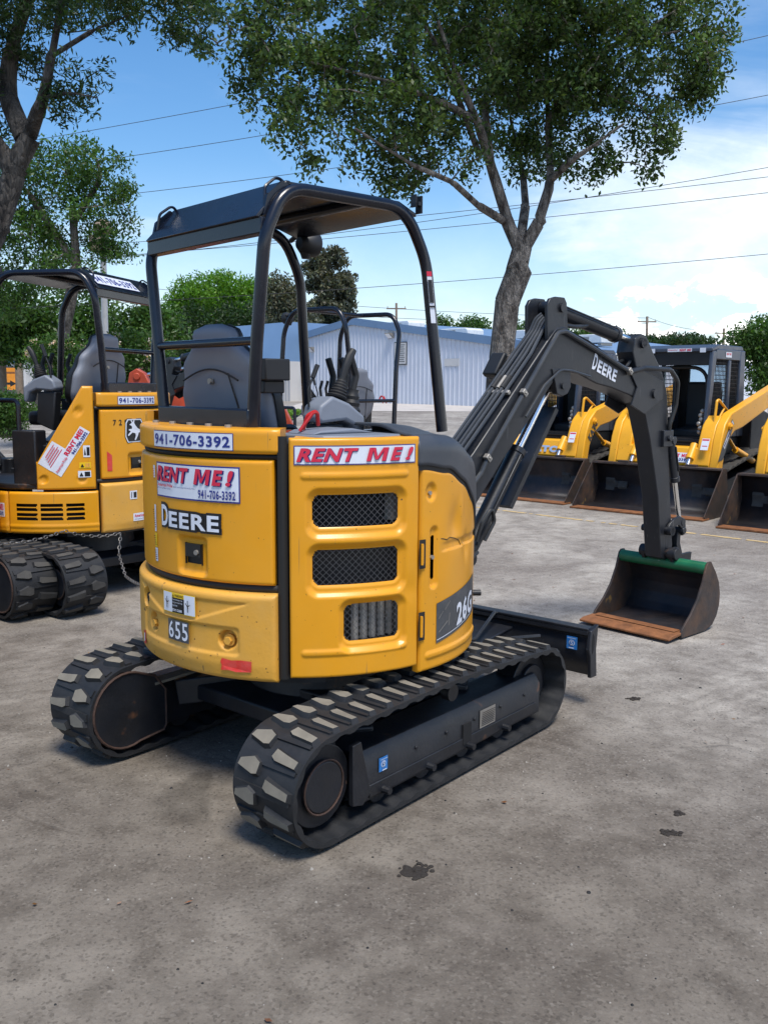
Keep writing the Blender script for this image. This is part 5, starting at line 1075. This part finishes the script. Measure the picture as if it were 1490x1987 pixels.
for (x0, y0, x1, y1) in ((.7, 12.75, 2.97, 10.55), (3.3, 10.25, 4.6, 9.0)):
    m = MB(); a, b = Vector((x0, y0, .004)), Vector((x1, y1, .004)); d = (b - a); s_ = Vector((d.y, -d.x, 0)).normalized() * .045; n = 60
    for i in range(n):
        if random.random() < .14: continue
        p, q = a + d * (i / n), a + d * ((i + 1.) / n); w0, w1 = random.uniform(.5, 1), random.uniform(.5, 1); m.add([p - s_ * w0, q - s_ * w1, q + s_ * w0, p + s_ * w1], [(0, 1, 2, 3)])
    o = m.build('parking_line', 'line_yellow', smooth=0); o['kind'] = 'structure'
# loose grit, twigs and fallen leaves on the yard
def scatter(name, n, matn, rmin, rmax, flat, region, pw=1.):
    mb = MB(); x0, x1, y0, y1 = region
    for _ in range(n):
        x = random.uniform(x0, x1); y = y0 + (y1 - y0) * random.random() ** pw; r = random.uniform(rmin, rmax) * (1 if random.random() < .93 else 1.7); a0 = random.random() * 6.3; k = 6
        pts = [(x + r * random.uniform(.7, 1.15) * math.cos(a0 + 2 * PI * i / k), y + r * random.uniform(.7, 1.15) * math.sin(a0 + 2 * PI * i / k), .0) for i in range(k)]
        top = [(x + (p[0] - x) * .55, y + (p[1] - y) * .55, r * flat) for p in pts]; mb.add(pts + top, [(i, (i + 1) % k, (i + 1) % k + k, i + k) for i in range(k)] + [tuple(range(k, 2 * k))])
    o = mb.build(name, matn, smooth=0); o['kind'] = 'stuff'; return o
scatter('gravel', 1500, 'gravel_gray', .0018, .0048, .7, (-3, 5, 1.6, 13), 1.3)
scatter('dark_grit', 1300, 'gasket', .002, .006, .5, (-3, 5, 1.6, 13), 1.2)
m = MB()
for (cx, cy, rr) in ((at(800, 1692, 1)[0], 0, 0),): pass
def mud(px_, py_, w, d_, D=None):
    dd = r2 * ((px_ - 745) / F_PX) + u2 * (-(py_ - 993.5) / F_PX) + fw; t = -CAM_H / dd.z; c = Vector((0, 0, CAM_H)) + dd * t
    mb = MB(); nu, nv = 18, 5
    ph = [random.random() * 6 for _ in range(4)]
    def fn(a, b):
        th = 2 * PI * a; r = b * (1 + .18 * math.sin(2 * th + ph[0]) + .12 * math.sin(3 * th + ph[1]) + .08 * math.sin(5 * th + ph[2])); return (c.x + w * r * math.cos(th), c.y + d_ * r * math.sin(th), .002 + .004 * (1 - b * b) * (1 + .5 * math.sin(9 * th + 7 * b)))
    for _ in range(26):
        th, rr = random.random() * 6.28, random.uniform(.15, 1.35) ** 1.0; q = random.uniform(.004, .012); mb.ball((c.x + w * rr * math.cos(th), c.y + d_ * rr * math.sin(th), q * .25), (q, q * random.uniform(.6, 1), q * .5), 6, 4)
    fn0 = fn; mb.grid(lambda a, b: (lambda p: (c.x + (p[0] - c.x) * (.8 + .12 * math.sin(23 * a) + .08 * math.sin(41 * a)), c.y + (p[1] - c.y) * (.8 + .12 * math.sin(23 * a) + .08 * math.sin(41 * a)), p[2]))(fn0(a, b)), 48, 6); return mb
mb = mud(803, 1693, .050, .055); q = mud(1300, 1617, .03, .02); mb.add(q.v, q.f); q = mud(1228, 1357, .03, .02); mb.add(q.v, q.f); q = mud(1316, 1580, .016, .014); mb.add(q.v, q.f)
o = mb.build('mud_clods', 'mud', smooth=50); o['kind'] = 'stuff'
lv = []
for _ in range(150):
    x, y = random.uniform(-2.6, 5), 1.8 + 11 * random.random() ** 1.1; lv.append((x, y, .006))
o = leaf_mesh('fallen_leaves', lv, .004, 1, .032, 'dry_leaf', None, aspect=.5, flat=0.); o['kind'] = 'stuff'
co = np.empty(len(o.data.vertices) * 3); o.data.vertices.foreach_get('co', co); co = co.reshape(-1, 3); co[:, 2] = .004 + (co[:, 2] - .006) * .25 + .004; co[:, 2] = np.maximum(co[:, 2], .003); o.data.vertices.foreach_set('co', co.ravel())

# ------------------------------------------------------------ machines
MX, MY, YU, YHH = -.2776, 4.0456, .6945, .827
make_excavator('yellow mini excavator with black canopy and unit number 655, closest in the yard', 'mini excavators', (MX, MY, 0), YU, YHH, (-.0333, .0952), True, dict(stickers='main', cdz=-.02))
make_excavator('yellow mini excavator number 729 with leaping deer emblem, behind the chain on the left', 'mini excavators', (-2.40, 7.30, 0), R(-50), R(-76), (.07, .06), False, dict(stickers='second', scale=1.07, cdz=-.10))
make_excavator('mini excavator at left edge, only the rear end of its rubber track showing', 'mini excavators', (-3.54, 6.22, 0), R(-50), R(-50), (0, 0), False, dict(boom=False, scale=1.07, cdz=-.10))
make_excavator('far mini excavator with open canopy and gray seat, in front of the white building', 'mini excavators', (-.50, 9.6, 0), R(-30), R(-52), (0, 0), False, dict(zt=1.37, bt=1.02, xbar=1.47, boom=True, open_roof=True))
make_loader('track loader farthest left in its row, dark lettering on its yellow lift arm', 'track loaders parked in a row', (2.86, 14.3, 0), R(-131.9), False)
make_loader('yellow track loader parked in the middle with a phone number sticker on its lift arm', 'track loaders parked in a row', (4.27, 12.79, 0), R(-131.9), True)
make_loader('track loader at the right edge, mostly out of the photo behind its rust-brown bucket', 'track loaders parked in a row', (5.62, 11.05, 0), R(-131.9), True)

# orange machine seen through the gaps of the canopies
ro = empty('orange_excavator', (-2.3, 12.6, 0), R(180)); tag(ro, 'orange excavator half hidden behind the yellow ones, boom and cylinder showing', 'excavator')
for sy in (-1, 1):
    m = MB(); m.prism([(-.9, .06), (-1., .25), (-.85, .45), (.85, .45), (1., .25), (.9, .06), (.8, .0), (-.8, .0)], sy * .6 - .15, sy * .6 + .15, 'y'); m.build('rubber_track', 'dusty_rubber', ro, bevel=.03)
m = MB(); m.prism([(-.75, .5), (-.78, .95), (-.6, 1.05), (.5, 1.05), (.7, .8), (.7, .5)], -.62, .62, 'y'); m.build('body', 'orange_paint', ro, bevel=.06, segs=3)
m = MB(); m.prism([(-.95, .62), (-1.22, .70), (-.95, 1.28), (-.72, 1.62), (-.62, 1.60), (-.66, 1.42)], -.09, .09, 'y'); m.build('boom', 'orange_paint', ro, bevel=.01)
m = MB(); m.prism([(.05, 1.30), (.05, 1.50), (.85, 1.52), (.98, 1.78), (1.08, 1.84), (1.18, 1.78), (1.25, 1.40), (1.2, 1.30)], -.08, .08, 'y'); m.cyl((1.08, -.1, 1.73), (1.08, .1, 1.73), .05, .05, 14); m.build('arm', 'orange_paint', ro, bevel=.01)
m = MB(); m.tube([(.95, 0, 1.76), (.35, 0, 1.86)], .022, 12); m.tube([(.35, 0, 1.86), (-.4, 0, 1.88)], .05, 12); m.build('hydraulic_cylinder', 'chrome', ro)
m = MB(); m.tube(fillet([(.9, .1, 1.6), (.7, .12, 1.85), (.3, .12, 1.7), (.0, .1, 1.6)], .2), .016, 8); m.build('hose', 'hose', ro)
m = MB(); m.tube([(-.70, 0, 1.60), (.05, 0, 1.42)], .07, 10); m.build('boom_link', 'orange_paint', ro)

# chain between the machines
def chain(pts, link=.032, name='chain'):
    mb = MB(); P = [Vector(p) for p in pts]; q = []
    for a, b in zip(P, P[1:]):
        n = max(1, int((b - a).length / (link * .74)))
        for i in range(n): q.append(a.lerp(b, i / n))
    for i, (a, b) in enumerate(zip(q, q[1:])):
        d = (b - a).normalized(); s_ = d.cross(Vector((0, 0, 1))) if abs(d.z) < .9 else d.cross(Vector((1, 0, 0))); s_.normalize(); u = s_.cross(d)
        w = s_ if i % 2 else u; c = (a + b) / 2; hl, hw = link * .5, link * .30
        ring = [c + d * (hl * math.cos(t)) * (1.0) + w * hw * math.sin(t) for t in np.linspace(0, 2 * PI, 12, endpoint=False)]; mb.tube(ring, link * .11, 6, closed=True)
    return mb.build(name, 'chain_steel')
def sag(a, b, s, n=14): a, b = Vector(a), Vector(b); return [a.lerp(b, i / n) - Vector((0, 0, s * 4 * (i / n) * (1 - i / n))) for i in range(n + 1)]
pA, pB = at(-30, 1054, 5.3), at(125, 1030, 5.9); pC = at(235, 1034, 6.3); pD = at(243, 1112, 6.6); dd = at(290, 1138, 6.2); pD.z = max(pD.z, .30)
ch = chain(sag(pA, pB, .03) + sag(pB, pC, .03)[1:] + sag(pC, at(231, 1075, 6.2), 0, 5)[1:] + sag(at(231, 1075, 6.2), at(244, 1118, 5.9), .0, 5)[1:] + sag(at(244, 1118, 5.9), at(300, 1140, 5.2), .02, 8)[1:])
tag(ch, 'steel chain slung over rear tracks and hanging down beside the left excavator', 'chain')

# ------------------------------------------------------------ buildings
def make_building():
    A = Vector((-4.75, 53.2, .0)); B = Vector((4.9, 42.2, 0)); d = (B - A).normalized(); n = Vector((d.y, -d.x, 0)); zb = .72
    root = empty('metal_building', (A.x, A.y, zb), math.atan2(d.y, d.x)); tag(root, 'long white ribbed metal building with a low gable and blue roof trim', 'building')
    L = 19.0; # local x along the wall, -y towards the yard
    def eave(x): return 3.55 + (4.20 - 3.55) * x / 4.6 if x < 4.6 else 4.20 - (x - 4.6) * .135
    mb = MB(); x = 0; rib = .30
    xs = []; 
    while x < L:
        xs += [(x, 0), (x + .235, 0), (x + .25, -.045), (x + .285, -.045)]; x += rib
    vs = [(a, b, 0) for a, b in xs] + [(a, b, eave(a)) for a, b in xs]; k = len(xs)
    mb.add(vs, [(i, i + 1, i + 1 + k, i + k) for i in range(k - 1)]); mb.box(L - .3, L, 0, 20, 0, eave(L)); mb.box(0, .02, 0, 20, 0, eave(0))
    w = mb.build('wall', 'wall_white', root, smooth=0)
    mb = MB(); tr = [(x, eave(x)) for x in (-.1, 4.6, L + .2)]
    mb.prism([(a, b - .02) for a, b in tr] + [(a, b + .36) for a, b in tr[::-1]], -.14, -.05, 'y'); mb.prism([(a, b + .18) for a, b in tr] + [(a, b + .24) for a, b in tr[::-1]], -.05, 22, 'y'); mb.build('roof', 'roof_blue', root)
    m = MB(); m.box(8.0, 8.95, -.08, -.05, 2.0, 3.15); sg = m.build('notice_sign', 'ink_graphite', w)
    m = MB(); m.box(8.05, 8.90, -.095, -.078, 2.05, 3.10)
    m.build('sign_panel', 'wall_tan', sg); m = MB()
    for i, z in enumerate(np.linspace(2.15, 2.98, 9)): m.box(8.12 + .05 * (i % 3), 8.82 - .06 * (i % 2), -.10, -.096, z, z + .035)
    m.build('sign_text', 'ink_graphite', sg, smooth=0)
    for x, z in ((.75, 3.05), (7.5, 3.58)):
        m = MB(); m.box(x, x + .42, -.32, -.05, z, z + .05); m.prism([(-.32, z), (-.05, z), (-.05, z - .22)], x, x + .42, 'x'); lm = m.build('wall_lamp', 'bolt_steel', w); m = MB(); m.prism([(-.318, z - .012), (-.09, z - .20), (-.10, z - .215), (-.34, z - .02)], x + .05, x + .37, 'x'); m.build('lamp_lens', 'sticker_white', lm)
    m = MB(); m.box(11.6, 12.6, -.06, -.048, 1.9, 2.25); m.build('faded_sign', 'wall_tan', w)
    # left block with sloping blue mansard
    m = MB(); k = []
    x = -8.2
    while x < -.02: k += [(x, -1.0), (x + .235, -1.0), (x + .25, -1.045), (x + .285, -1.045)]; x += rib
    nk = len(k); m.add([(a, b, 0) for a, b in k] + [(a, b, 2.3) for a, b in k], [(i, i + 1, i + 1 + nk, i + nk) for i in range(nk - 1)]); m.box(-8.2, -8.1, -1, 12, 0, 2.3); m.box(-.06, -.03, -1.0, 12, 0, 2.3); m.build('entrance_wall', 'wall_tan', root, smooth=0)
    m = MB(); m.add([(-8.5, -1.7, 2.2), (-.05, -1.7, 2.2), (-.35, -.6, 4.55), (-7.4, -.6, 4.55), (-8.5, 12, 2.2), (-.05, 12, 2.2), (-.35, 11, 4.55), (-7.4, 11, 4.55)], [(0, 1, 2, 3), (1, 5, 6, 2), (4, 0, 3, 7), (3, 2, 6, 7), (0, 4, 5, 1), (5, 4, 7, 6)]); m.build('mansard_roof', 'roof_blue', root, smooth=0)
    m = MB()
    for x in (-3.0, -2.3, -1.8): m.tube([(x, -1.15, 0), (x, -1.15, 1.5)], .03, 6)
    m.box(-2.35, -2.15, -1.25, -1.1, .9, 1.3); m.build('conduit', 'bolt_steel', root); return root
make_building()
def rooftop(label, p, sx, sy, sz, group='rooftop units on the white building'):
    root = empty('rooftop_unit', p, R(-48)); tag(root, label, 'air conditioner', group); m = MB(); m.prism([(-sx, .08), (-sx, sz * .8), (-sx * .85, sz), (sx * .85, sz), (sx, sz * .8), (sx, .08)], -sy, sy, 'y'); m.build('housing', 'plastic_white', root, bevel=.03)
    m = MB(); m.box(-sx * .9, -sx * .7, -sy * .8, sy * .8, -.05, .1); m.box(sx * .7, sx * .9, -sy * .8, sy * .8, -.05, .1); m.build('support_rail', 'bolt_steel', root)
    m = MB()
    for z in np.linspace(.15, sz * .7, 5): m.box(-sx * .5, sx * .2, -sy - .02, -sy + .005, z, z + .03)
    m.build('louvre', 'bolt_steel', root)
for lb, (a, b, D, sx, sz) in {'white rooftop unit on the roof peak right of the canopy': (790, 633, 50, .75, .5), 'flat white rooftop unit with dark slot, left of the oak trunk': (893, 645, 47, 1.05, .42), 'white rooftop unit just right of the oak trunk': (1010, 652, 46, .8, .5), 'white rooftop unit above the excavator boom': (1150, 660, 46, .9, .5)}.items():
    p = at(a, b, D); rooftop(lb, (p.x, p.y, p.z - .25), sx, .6, sz)
# small white shop at the left with teal sign
bs = empty('shop_building', (-24.5, 50, .75), R(8)); tag(bs, 'low white shop building with teal sign at the far left', 'building')
m = MB(); x = -6
k = []
while x < 9: k += [(x, 0), (x + .42, 0), (x + .45, -.05), (x + .55, -.05)]; x += .6
nk = len(k); m.add([(a, b, 0) for a, b in k] + [(a, b, 2.9) for a, b in k], [(i, i + 1, i + 1 + nk, i + nk) for i in range(nk - 1)]); m.box(-6, 9, .0, 8, 0, 2.9); m.build('wall', 'wall_tan', bs, smooth=0)
m = MB(); m.box(-6.2, 9.2, -.5, 8.3, 2.9, 3.35); m.box(3.0, 6.5, .5, 5, 3.35, 3.6); m.build('roof', 'plastic_white', bs, bevel=.03)
m = MB(); m.box(1.0, 4.7, -.09, -.056, 1.95, 2.95); bd = m.build('shop_sign', 'plastic_white', bs); m = MB(); m.box(1.05, 4.55, -.10, -.092, 2.05, 2.85); m.build('sign_board', 'teal', bd)
decal('sign_lettering', bd, plane_S((2.4, -.101, 2.42), (1, 0, 0), (0, 0, 1)), [('t', 'RCH', -.62, -.28, .75, .28, 'sticker_white', .03)])
m = MB(); m.box(1.2, 4.6, -.08, -.052, 0, 1.85); m.box(3.6, 3.75, -.10, -.08, 0, 1.85); m.build('shop_window', 'ink_graphite', bs)
m = MB(); m.box(6.2, 7.6, -1.2, -.4, .0, .9); o = m.build('bin', 'ink_navy', None, Matrix.Translation((-24.5, 50, .75)) @ Matrix.Rotation(R(8), 4, 'Z'), bevel=.04); o.name = 'dumpster'; tag(o, 'blue metal dumpster in front of the pale shop wall', 'dumpster')
# orange arrow sign
p = at(15, 775, 40); so = empty('arrow_sign', (p.x, p.y, zg(40))); tag(so, 'orange sign with black arrow pointing right at the left edge', 'sign')
m = MB(); m.box(-.55, .55, -.02, .02, .35 + .35, 1.65); m.build('sign_board', 'sign_orange', so); m = MB(); m.cyl((-.02, .04, 0), (-.02, .04, 2.4), .05, .05, 8); m.build('post', 'ink_graphite', so)
decal('arrow', so, plane_S((.02, -.021, 1.1), (1, 0, 0), (0, 0, 1)), [('p', [(-.40, -.18), (.15, -.18), (.15, -.27), (.42, -.13), (.15, .01), (.15, -.08), (-.40, -.08)], 'ink_black'), ('r', -.38, .30, .38, .38, 'rust_edge')])

# ------------------------------------------------------------ poles and wires
def pole(label, pb, pt, D, r, matn, arm=False, group=None, lamp=False, name='utility_pole'):
    a, b = at(*pb, D), at(*pt, D); root = empty(name, (a.x, a.y, zg(D))); tag(root, label, 'pole', group); m = MB(); h = b.z - zg(D)
    m.tube([(0, 0, -.1), ((b.x - a.x) * .5, 0, h * .5), (b.x - a.x, 0, h)], [r, r * .9, r * .75], 12); m.build('pole_shaft', matn, root)
    if arm: m = MB(); m.bar((b.x - a.x - .9, 0, h - .5), (b.x - a.x + .9, 0, h - .5), .1, .12); m.build('crossarm', matn, root); m = MB(); [m.cyl((b.x - a.x + q, 0, h - .44), (b.x - a.x + q, 0, h - .28), .04, .03, 8) for q in (-.8, 0, .8)]; m.build('insulator', 'bolt_steel', root)
    if lamp: m = MB(); m.ball((b.x - a.x, 0, h + .1), (.25, .25, .22)); m.box(b.x - a.x - .3, b.x - a.x + .1, -.2, .2, h - .5, h - .1); m.build('lamp_head', 'wood_pole', root)
    return root
pole('white metal pole rising between the trees on the left', (206, 770), (200, 450), 24, .10, 'metal_pole', lamp=True, name='light_pole')
pole('thin wooden pole beside the teal sign', (40, 790), (34, 610), 36, .16, 'wood_pole'); pole('wooden pole at the very left edge', (8, 790), (-2, 560), 34, .16, 'wood_pole'); pole('slim gray pole left of the second canopy', (150, 780), (145, 560), 34, .10, 'metal_pole')
pole('distant utility pole above the ridge of the white building', (770, 700), (769, 588), 85, .14, 'wood_pole', True, 'distant utility poles'); pole('distant utility pole behind the arm cylinder', (1256, 700), (1255, 614), 90, .16, 'wood_pole', True, 'distant utility poles'); pole('distant utility pole above the loader cab', (1401, 700), (1404, 637), 95, .16, 'wood_pole', True, 'distant utility poles')
def wire(label, p0, p1, D0, D1, s=.3, r=.009, group='overhead wires'):
    m = MB(); m.tube(sag(at(*p0, D0), at(*p1, D1), s, 24), r, 5); o = m.build('power_line', 'wire'); tag(o, label, 'wire', group)
for i, (lb, a, b, D0, D1, s) in enumerate((
    ('highest overhead wire, crossing behind the left branches', (-300, 330), (1700, -70), 30, 26, .35), ('overhead wire second from the top on the left side', (-300, 372), (1720, 15), 30, 26, .5),
    ('overhead wire third from the top, passing just above the main canopy', (-300, 425), (1760, 130), 31, 26, .55), ('upper of the three close wires at the right', (-300, 540), (1800, 268), 32, 26, .55),
    ('middle of the three close wires at the right', (-300, 512), (1800, 305), 32, 26, .25), ('lowest of the three close wires at the right', (-300, 530), (1800, 336), 32, 26, .3),
    ('lone wire crossing low in front of the oak trunk', (-300, 610), (1800, 462), 32, 26, .3))): wire(lb, a, b, D0, D1, s)
for lb, a, b, D in (('far thin wire, uppermost of the distant ones', (300, 560), (1255, 617), 80), ('far thin wire below the uppermost distant one', (300, 585), (1255, 628), 80), ('far thin wire nearest to the building roof', (300, 600), (1255, 640), 80), ('far wire between the two right-hand distant poles', (1255, 615), (1404, 640), 92)): wire(lb, a, b, D, D + 6, .5, .02, 'distant wires')

# ------------------------------------------------------------ trees
D = 18.; b0 = at(972, 800, D)
limbs = [(LP(D, (966, 815), (974, 700), (984, 590), (1003, 520), (1010, 475)), [.30, .235, .235, .25, .19]),
         (LP(D, (1008, 490), (985, 430), (955, 330), (925, 235, -.6), (880, 130, -1.), (850, 40, -1.4)), [.13, .11, .095, .08, .06, .03]),
         (LP(D, (1012, 490), (1045, 430), (1068, 350), (1062, 240, .6), (1062, 130, .9), (1060, 20, 1.2)), [.13, .11, .09, .07, .05, .02]),
         (LP(D, (1010, 470), (1018, 400, .5), (1015, 340, 1.0), (990, 230, 1.8)), [.10, .08, .06, .03]),
         (LP(D, (985, 435), (930, 400, -.6), (880, 355, -1.2), (800, 320, -1.8), (690, 250, -2.4)), [.08, .06, .05, .04, .02]),
         (LP(D, (925, 235, -.6), (860, 200, -1.), (760, 160, -1.8), (600, 120, -2.2)), [.07, .06, .04, .02]),
         (LP(D, (1068, 350), (1110, 310, -.5), (1140, 290, -.8), (1210, 240, -1.2)), [.07, .055, .04, .02]), (LP(D, (1062, 240, .6), (1110, 150, .3), (1200, 80, -.2), (1320, 60, -.6)), [.07, .06, .045, .02]),
         (LP(D, (1060, 250, .6), (1110, 190, 1.4), (1150, 60, 2.0)), [.06, .045, .02]), (LP(D, (955, 330), (940, 200, .8), (960, 60, 1.8)), [.08, .06, .03]),
         (LP(D, (930, 300, .2), (850, 90, -1), (780, -20, -1.6)), [.06, .045, .02])]
ells = [E_(530, 60, 95, 140, D, -1.5), E_(600, 190, 110, 100, D, -2), E_(680, 60, 150, 130, D, -1), E_(760, 190, 120, 130, D, -1.5), E_(850, 290, 110, 85, D, -1), E_(900, 110, 140, 150, D, -.5), E_(1010, 70, 150, 150, D, .5), E_(1140, 250, 90, 85, D, 0),
        E_(1130, 90, 130, 150, D, 0), E_(1250, 90, 130, 130, D, -.5), E_(1350, 60, 75, 90, D, 0), E_(1278, 260, 28, 75, D, -.5), E_(1345, 150, 40, 60, D, 0), E_(950, -110, 420, 120, D, 0), E_(760, 345, 50, 28, D, -1), E_(640, 290, 55, 35, D, -2), E_(1000, 200, 80, 120, D, 1.5), E_(480, 150, 40, 60, D, -1), E_(1010, 300, 60, 50, D, 1.2), E_(360, 20, 60, 55, D, -2), E_(420, 70, 40, 30, D, -2)]
tree('live_oak', 'big live oak with forked trunk spreading over the yard behind the excavator boom', 'tree', (b0.x, b0.y, zg(D)), limbs, ells, 1230, 78, .105, 'leaf_oak', aspect=.5, spread=.28, twig=.015, droop=.22, tint=(.45, 1.8))
D = 9.5
limbs = [(LP(D, (-190, 1060), (-150, 800), (-70, 570), (-5, 440), (30, 330), (60, 265)), [.20, .17, .14, .12, .11, .10]), (LP(D, (50, 270), (10, 180, .3), (25, 90, .3), (60, -20, .2)), [.10, .09, .075, .06]), (LP(D, (58, 260), (85, 190, -.3), (100, 110, -.4), (125, -20, -.5)), [.075, .05, .04, .03]),
         (LP(D, (25, 330), (-10, 270), (-60, 240)), [.10, .08, .06]), (LP(D, (85, 190, -.3), (140, 180, -.5), (190, 190, -.7)), [.02, .014, .006]), (LP(D, (100, 110, -.4), (180, 60, -.7), (250, 30, -.9)), [.024, .018, .006]), (LP(D, (125, -20, -.5), (240, -60, -1), (400, -20, -1.2)), [.03, .02, .01])]
ells = [E_(30, 40, 60, 60, D), E_(140, 20, 70, 45, D, -.5), E_(220, 30, 40, 45, D, -.7), E_(70, 130, 45, 35, D, .5), E_(165, 150, 55, 45, D, -.5), E_(130, 205, 55, 30, D, -.3), E_(10, 230, 25, 30, D, .3), E_(345, 40, 45, 40, D, -1), E_(400, 60, 35, 35, D, -1.2), E_(60, -60, 250, 60, D), E_(-120, 100, 100, 160, D), E_(300, -40, 160, 40, D, -1)]
tree('live_oak', 'dark oak leaning in at the left edge with sparse twigs of narrow leaves', 'tree', (at(-190, 1060, D).x, D, 0), limbs, ells, 560, 50, .066, 'leaf_dark', trunk_mat='bark_dark', spread=.16, twig=.008, aspect=.3)
D = 21
tree('live_oak', 'rounded oak with layered branches standing behind the left excavator', 'tree', (at(120, 800, D).x, D, zg(D)), [(LP(D, (110, 830), (115, 700), (150, 520), (140, 400)), [.2, .16, .12, .08]), (LP(D, (150, 520), (60, 380), (20, 330)), [.09, .06, .03]), (LP(D, (140, 440), (200, 340), (180, 290)), [.07, .05, .02])],
     [E_(120, 310, 110, 45, D), E_(190, 350, 75, 50, D), E_(40, 370, 90, 60, D), E_(150, 430, 110, 50, D), E_(30, 470, 90, 60, D), E_(215, 470, 55, 30, D), E_(120, 530, 110, 40, D), E_(240, 380, 35, 25, D), E_(10, 560, 60, 50, D)], 270, 80, .10, 'leaf_mid', spread=.34, twig=.014, tint=(.5, 1.5))
bgt = 'trees growing beyond the yard'
def bush(name, label, D, ells, ncl, per, size, matn, spread, trunks, **kw):
    c = ells[0][0]; tr = [(LP(D, *t), [.16, .10, .05]) for t in trunks]; return tree(name, label, 'tree' if name != 'shrub' else 'shrub', (c[0], c[1], zg(D)), tr, ells, ncl, per, size, matn, spread=spread, twigs=kw.pop('twigs', False), **kw)
bush('broadleaf_tree', 'dark green tree filling the gap left of the second canopy post', 33, [E_(60, 610, 90, 60, 33), E_(130, 640, 70, 50, 33), E_(10, 640, 60, 70, 33), E_(200, 610, 30, 40, 33)], 230, 60, .20, 'leaf_mid', .6, [((70, 790), (75, 700), (70, 600))], group=bgt)
bush('broadleaf_tree', 'dark green tree just left of the main canopy post', 36, [E_(265, 640, 60, 60, 36), E_(225, 670, 50, 40, 36), E_(310, 650, 50, 50, 36)], 230, 60, .20, 'leaf_mid', .55, [((260, 790), (262, 700), (265, 620))], group=bgt)
bush('broadleaf_tree', 'dark shady tree under the bright green crown, right behind the gray seat', 64, [E_(420, 660, 110, 70, 64), E_(520, 640, 70, 60, 64), E_(340, 680, 50, 50, 64)], 520, 60, .24, 'leaf_dark', .8, [((420, 790), (420, 700), (420, 620))], group=bgt)
bush('broadleaf_tree', 'broad bright green tree crown in the sun behind the canopy', 68, [E_(430, 580, 95, 45, 68), E_(370, 600, 50, 35, 68), E_(500, 585, 55, 40, 68), E_(470, 640, 100, 50, 68)], 620, 60, .27, 'leaf_bright', .8, [((440, 790), (440, 700), (440, 600))], group=bgt)
bush('broadleaf_tree', 'gray-green tree with pale bare stem between the two canopy posts', 58, [E_(545, 570, 28, 40, 58), E_(560, 620, 50, 45, 58)], 200, 60, .25, 'leaf_pine', .7, [((560, 790), (556, 660), (545, 560))], group=bgt)
bush('pine_tree', 'tall brownish green pine with ragged top right of the round work light', 64, [E_(640, 510, 36, 28, 64), E_(610, 540, 24, 34, 64), E_(650, 570, 45, 40, 64), E_(670, 545, 22, 25, 64), E_(645, 610, 52, 34, 64), E_(625, 645, 45, 28, 64)], 360, 60, .30, 'leaf_pine', .42, [((640, 790), (640, 650), (640, 500))], group=bgt)
bush('broadleaf_tree', 'low tree peeking over the roof between canopy and front post', 72, [E_(855, 632, 18, 14, 72), E_(920, 632, 22, 12, 72), E_(890, 650, 60, 12, 72)], 110, 50, .3, 'leaf_mid', .8, [((880, 760), (880, 700), (880, 640))], group=bgt)
bush('broadleaf_tree', 'low tree peeking over the roof right of the oak trunk', 74, [E_(1010, 645, 25, 14, 74), E_(1150, 655, 60, 10, 74), E_(1085, 660, 40, 12, 74)], 110, 50, .3, 'leaf_mid', .8, [((1060, 760), (1060, 700), (1060, 660))], group=bgt)
bush('broadleaf_tree', 'far low line of tree tops above the middle loader cab', 90, [E_(1310, 668, 80, 10, 90), E_(1335, 660, 12, 12, 90), E_(1240, 668, 40, 10, 90)], 140, 50, .4, 'leaf_dark', .9, [((1310, 760), (1310, 710), (1310, 672))], group=bgt)
bush('broadleaf_tree', 'green tree at the right edge above the loaders', 26, [E_(1485, 660, 45, 45, 26), E_(1440, 668, 28, 24, 26), E_(1500, 720, 50, 50, 26), E_(1560, 640, 60, 60, 26)], 300, 60, .13, 'leaf_mid', .4, [((1500, 800), (1500, 740), (1490, 660))], group=bgt)
bush('crape_myrtle', 'crape myrtle with pale pink blossoms behind the second seat', 22, [E_(255, 690, 55, 42, 22), E_(225, 730, 50, 40, 22), E_(300, 700, 30, 40, 22)], 260, 50, .10, 'leaf_mid', .30, [((250, 800), (250, 750), (255, 690)), ((235, 800), (225, 750), (215, 700))], extra=(46, .18, 46, .07))
bush('flowering_shrub', 'tall shrub dotted with white blossoms behind the joystick', 20, [E_(120, 710, 50, 50, 20), E_(90, 690, 40, 35, 20), E_(150, 760, 40, 50, 20), E_(180, 700, 30, 40, 20)], 250, 50, .085, 'leaf_mid', .28, [((120, 810), (120, 760), (120, 700))], extra=(34, .10, 26, .06))
bush('shrub', 'low leafy shrub at the left edge below the arrow sign', 17, [E_(20, 790, 42, 30, 17), E_(-30, 790, 50, 40, 17), E_(10, 825, 45, 20, 17)], 160, 60, .075, 'leaf_mid', .22, [((15, 850), (15, 820), (18, 790))])
bush('broadleaf_tree', 'dark low edge of woods showing under the crowns at far left', 100, [E_(200, 690, 400, 40, 100)], 300, 50, .5, 'leaf_dark', 1.6, [((300, 760), (300, 720), (300, 690))], group=bgt)
# palm-like fronds by the blue mansard
p = at(455, 700, 48); pr = empty('palm_tree', (p.x, p.y, zg(48))); tag(pr, 'small palm with feathery fronds beside the blue mansard roof', 'palm')
m = MB(); m.tube([(0, 0, 0), (.1, 0, 2.2)], [.2, .15], 10); m.build('trunk', 'bark', pr); cs = []
for k in range(16):
    a = 2 * PI * k / 16 + .2; el = random.uniform(.2, 1.0)
    for s in np.linspace(.1, 1, 16): cs.append((.1 + 1.9 * s * math.cos(a), 1.9 * s * math.sin(a), 2.2 + 1.6 * s * el - 1.3 * s * s))
leaf_mesh('crown', cs, .16, 10, .34, 'leaf_palm', pr, aspect=.12)
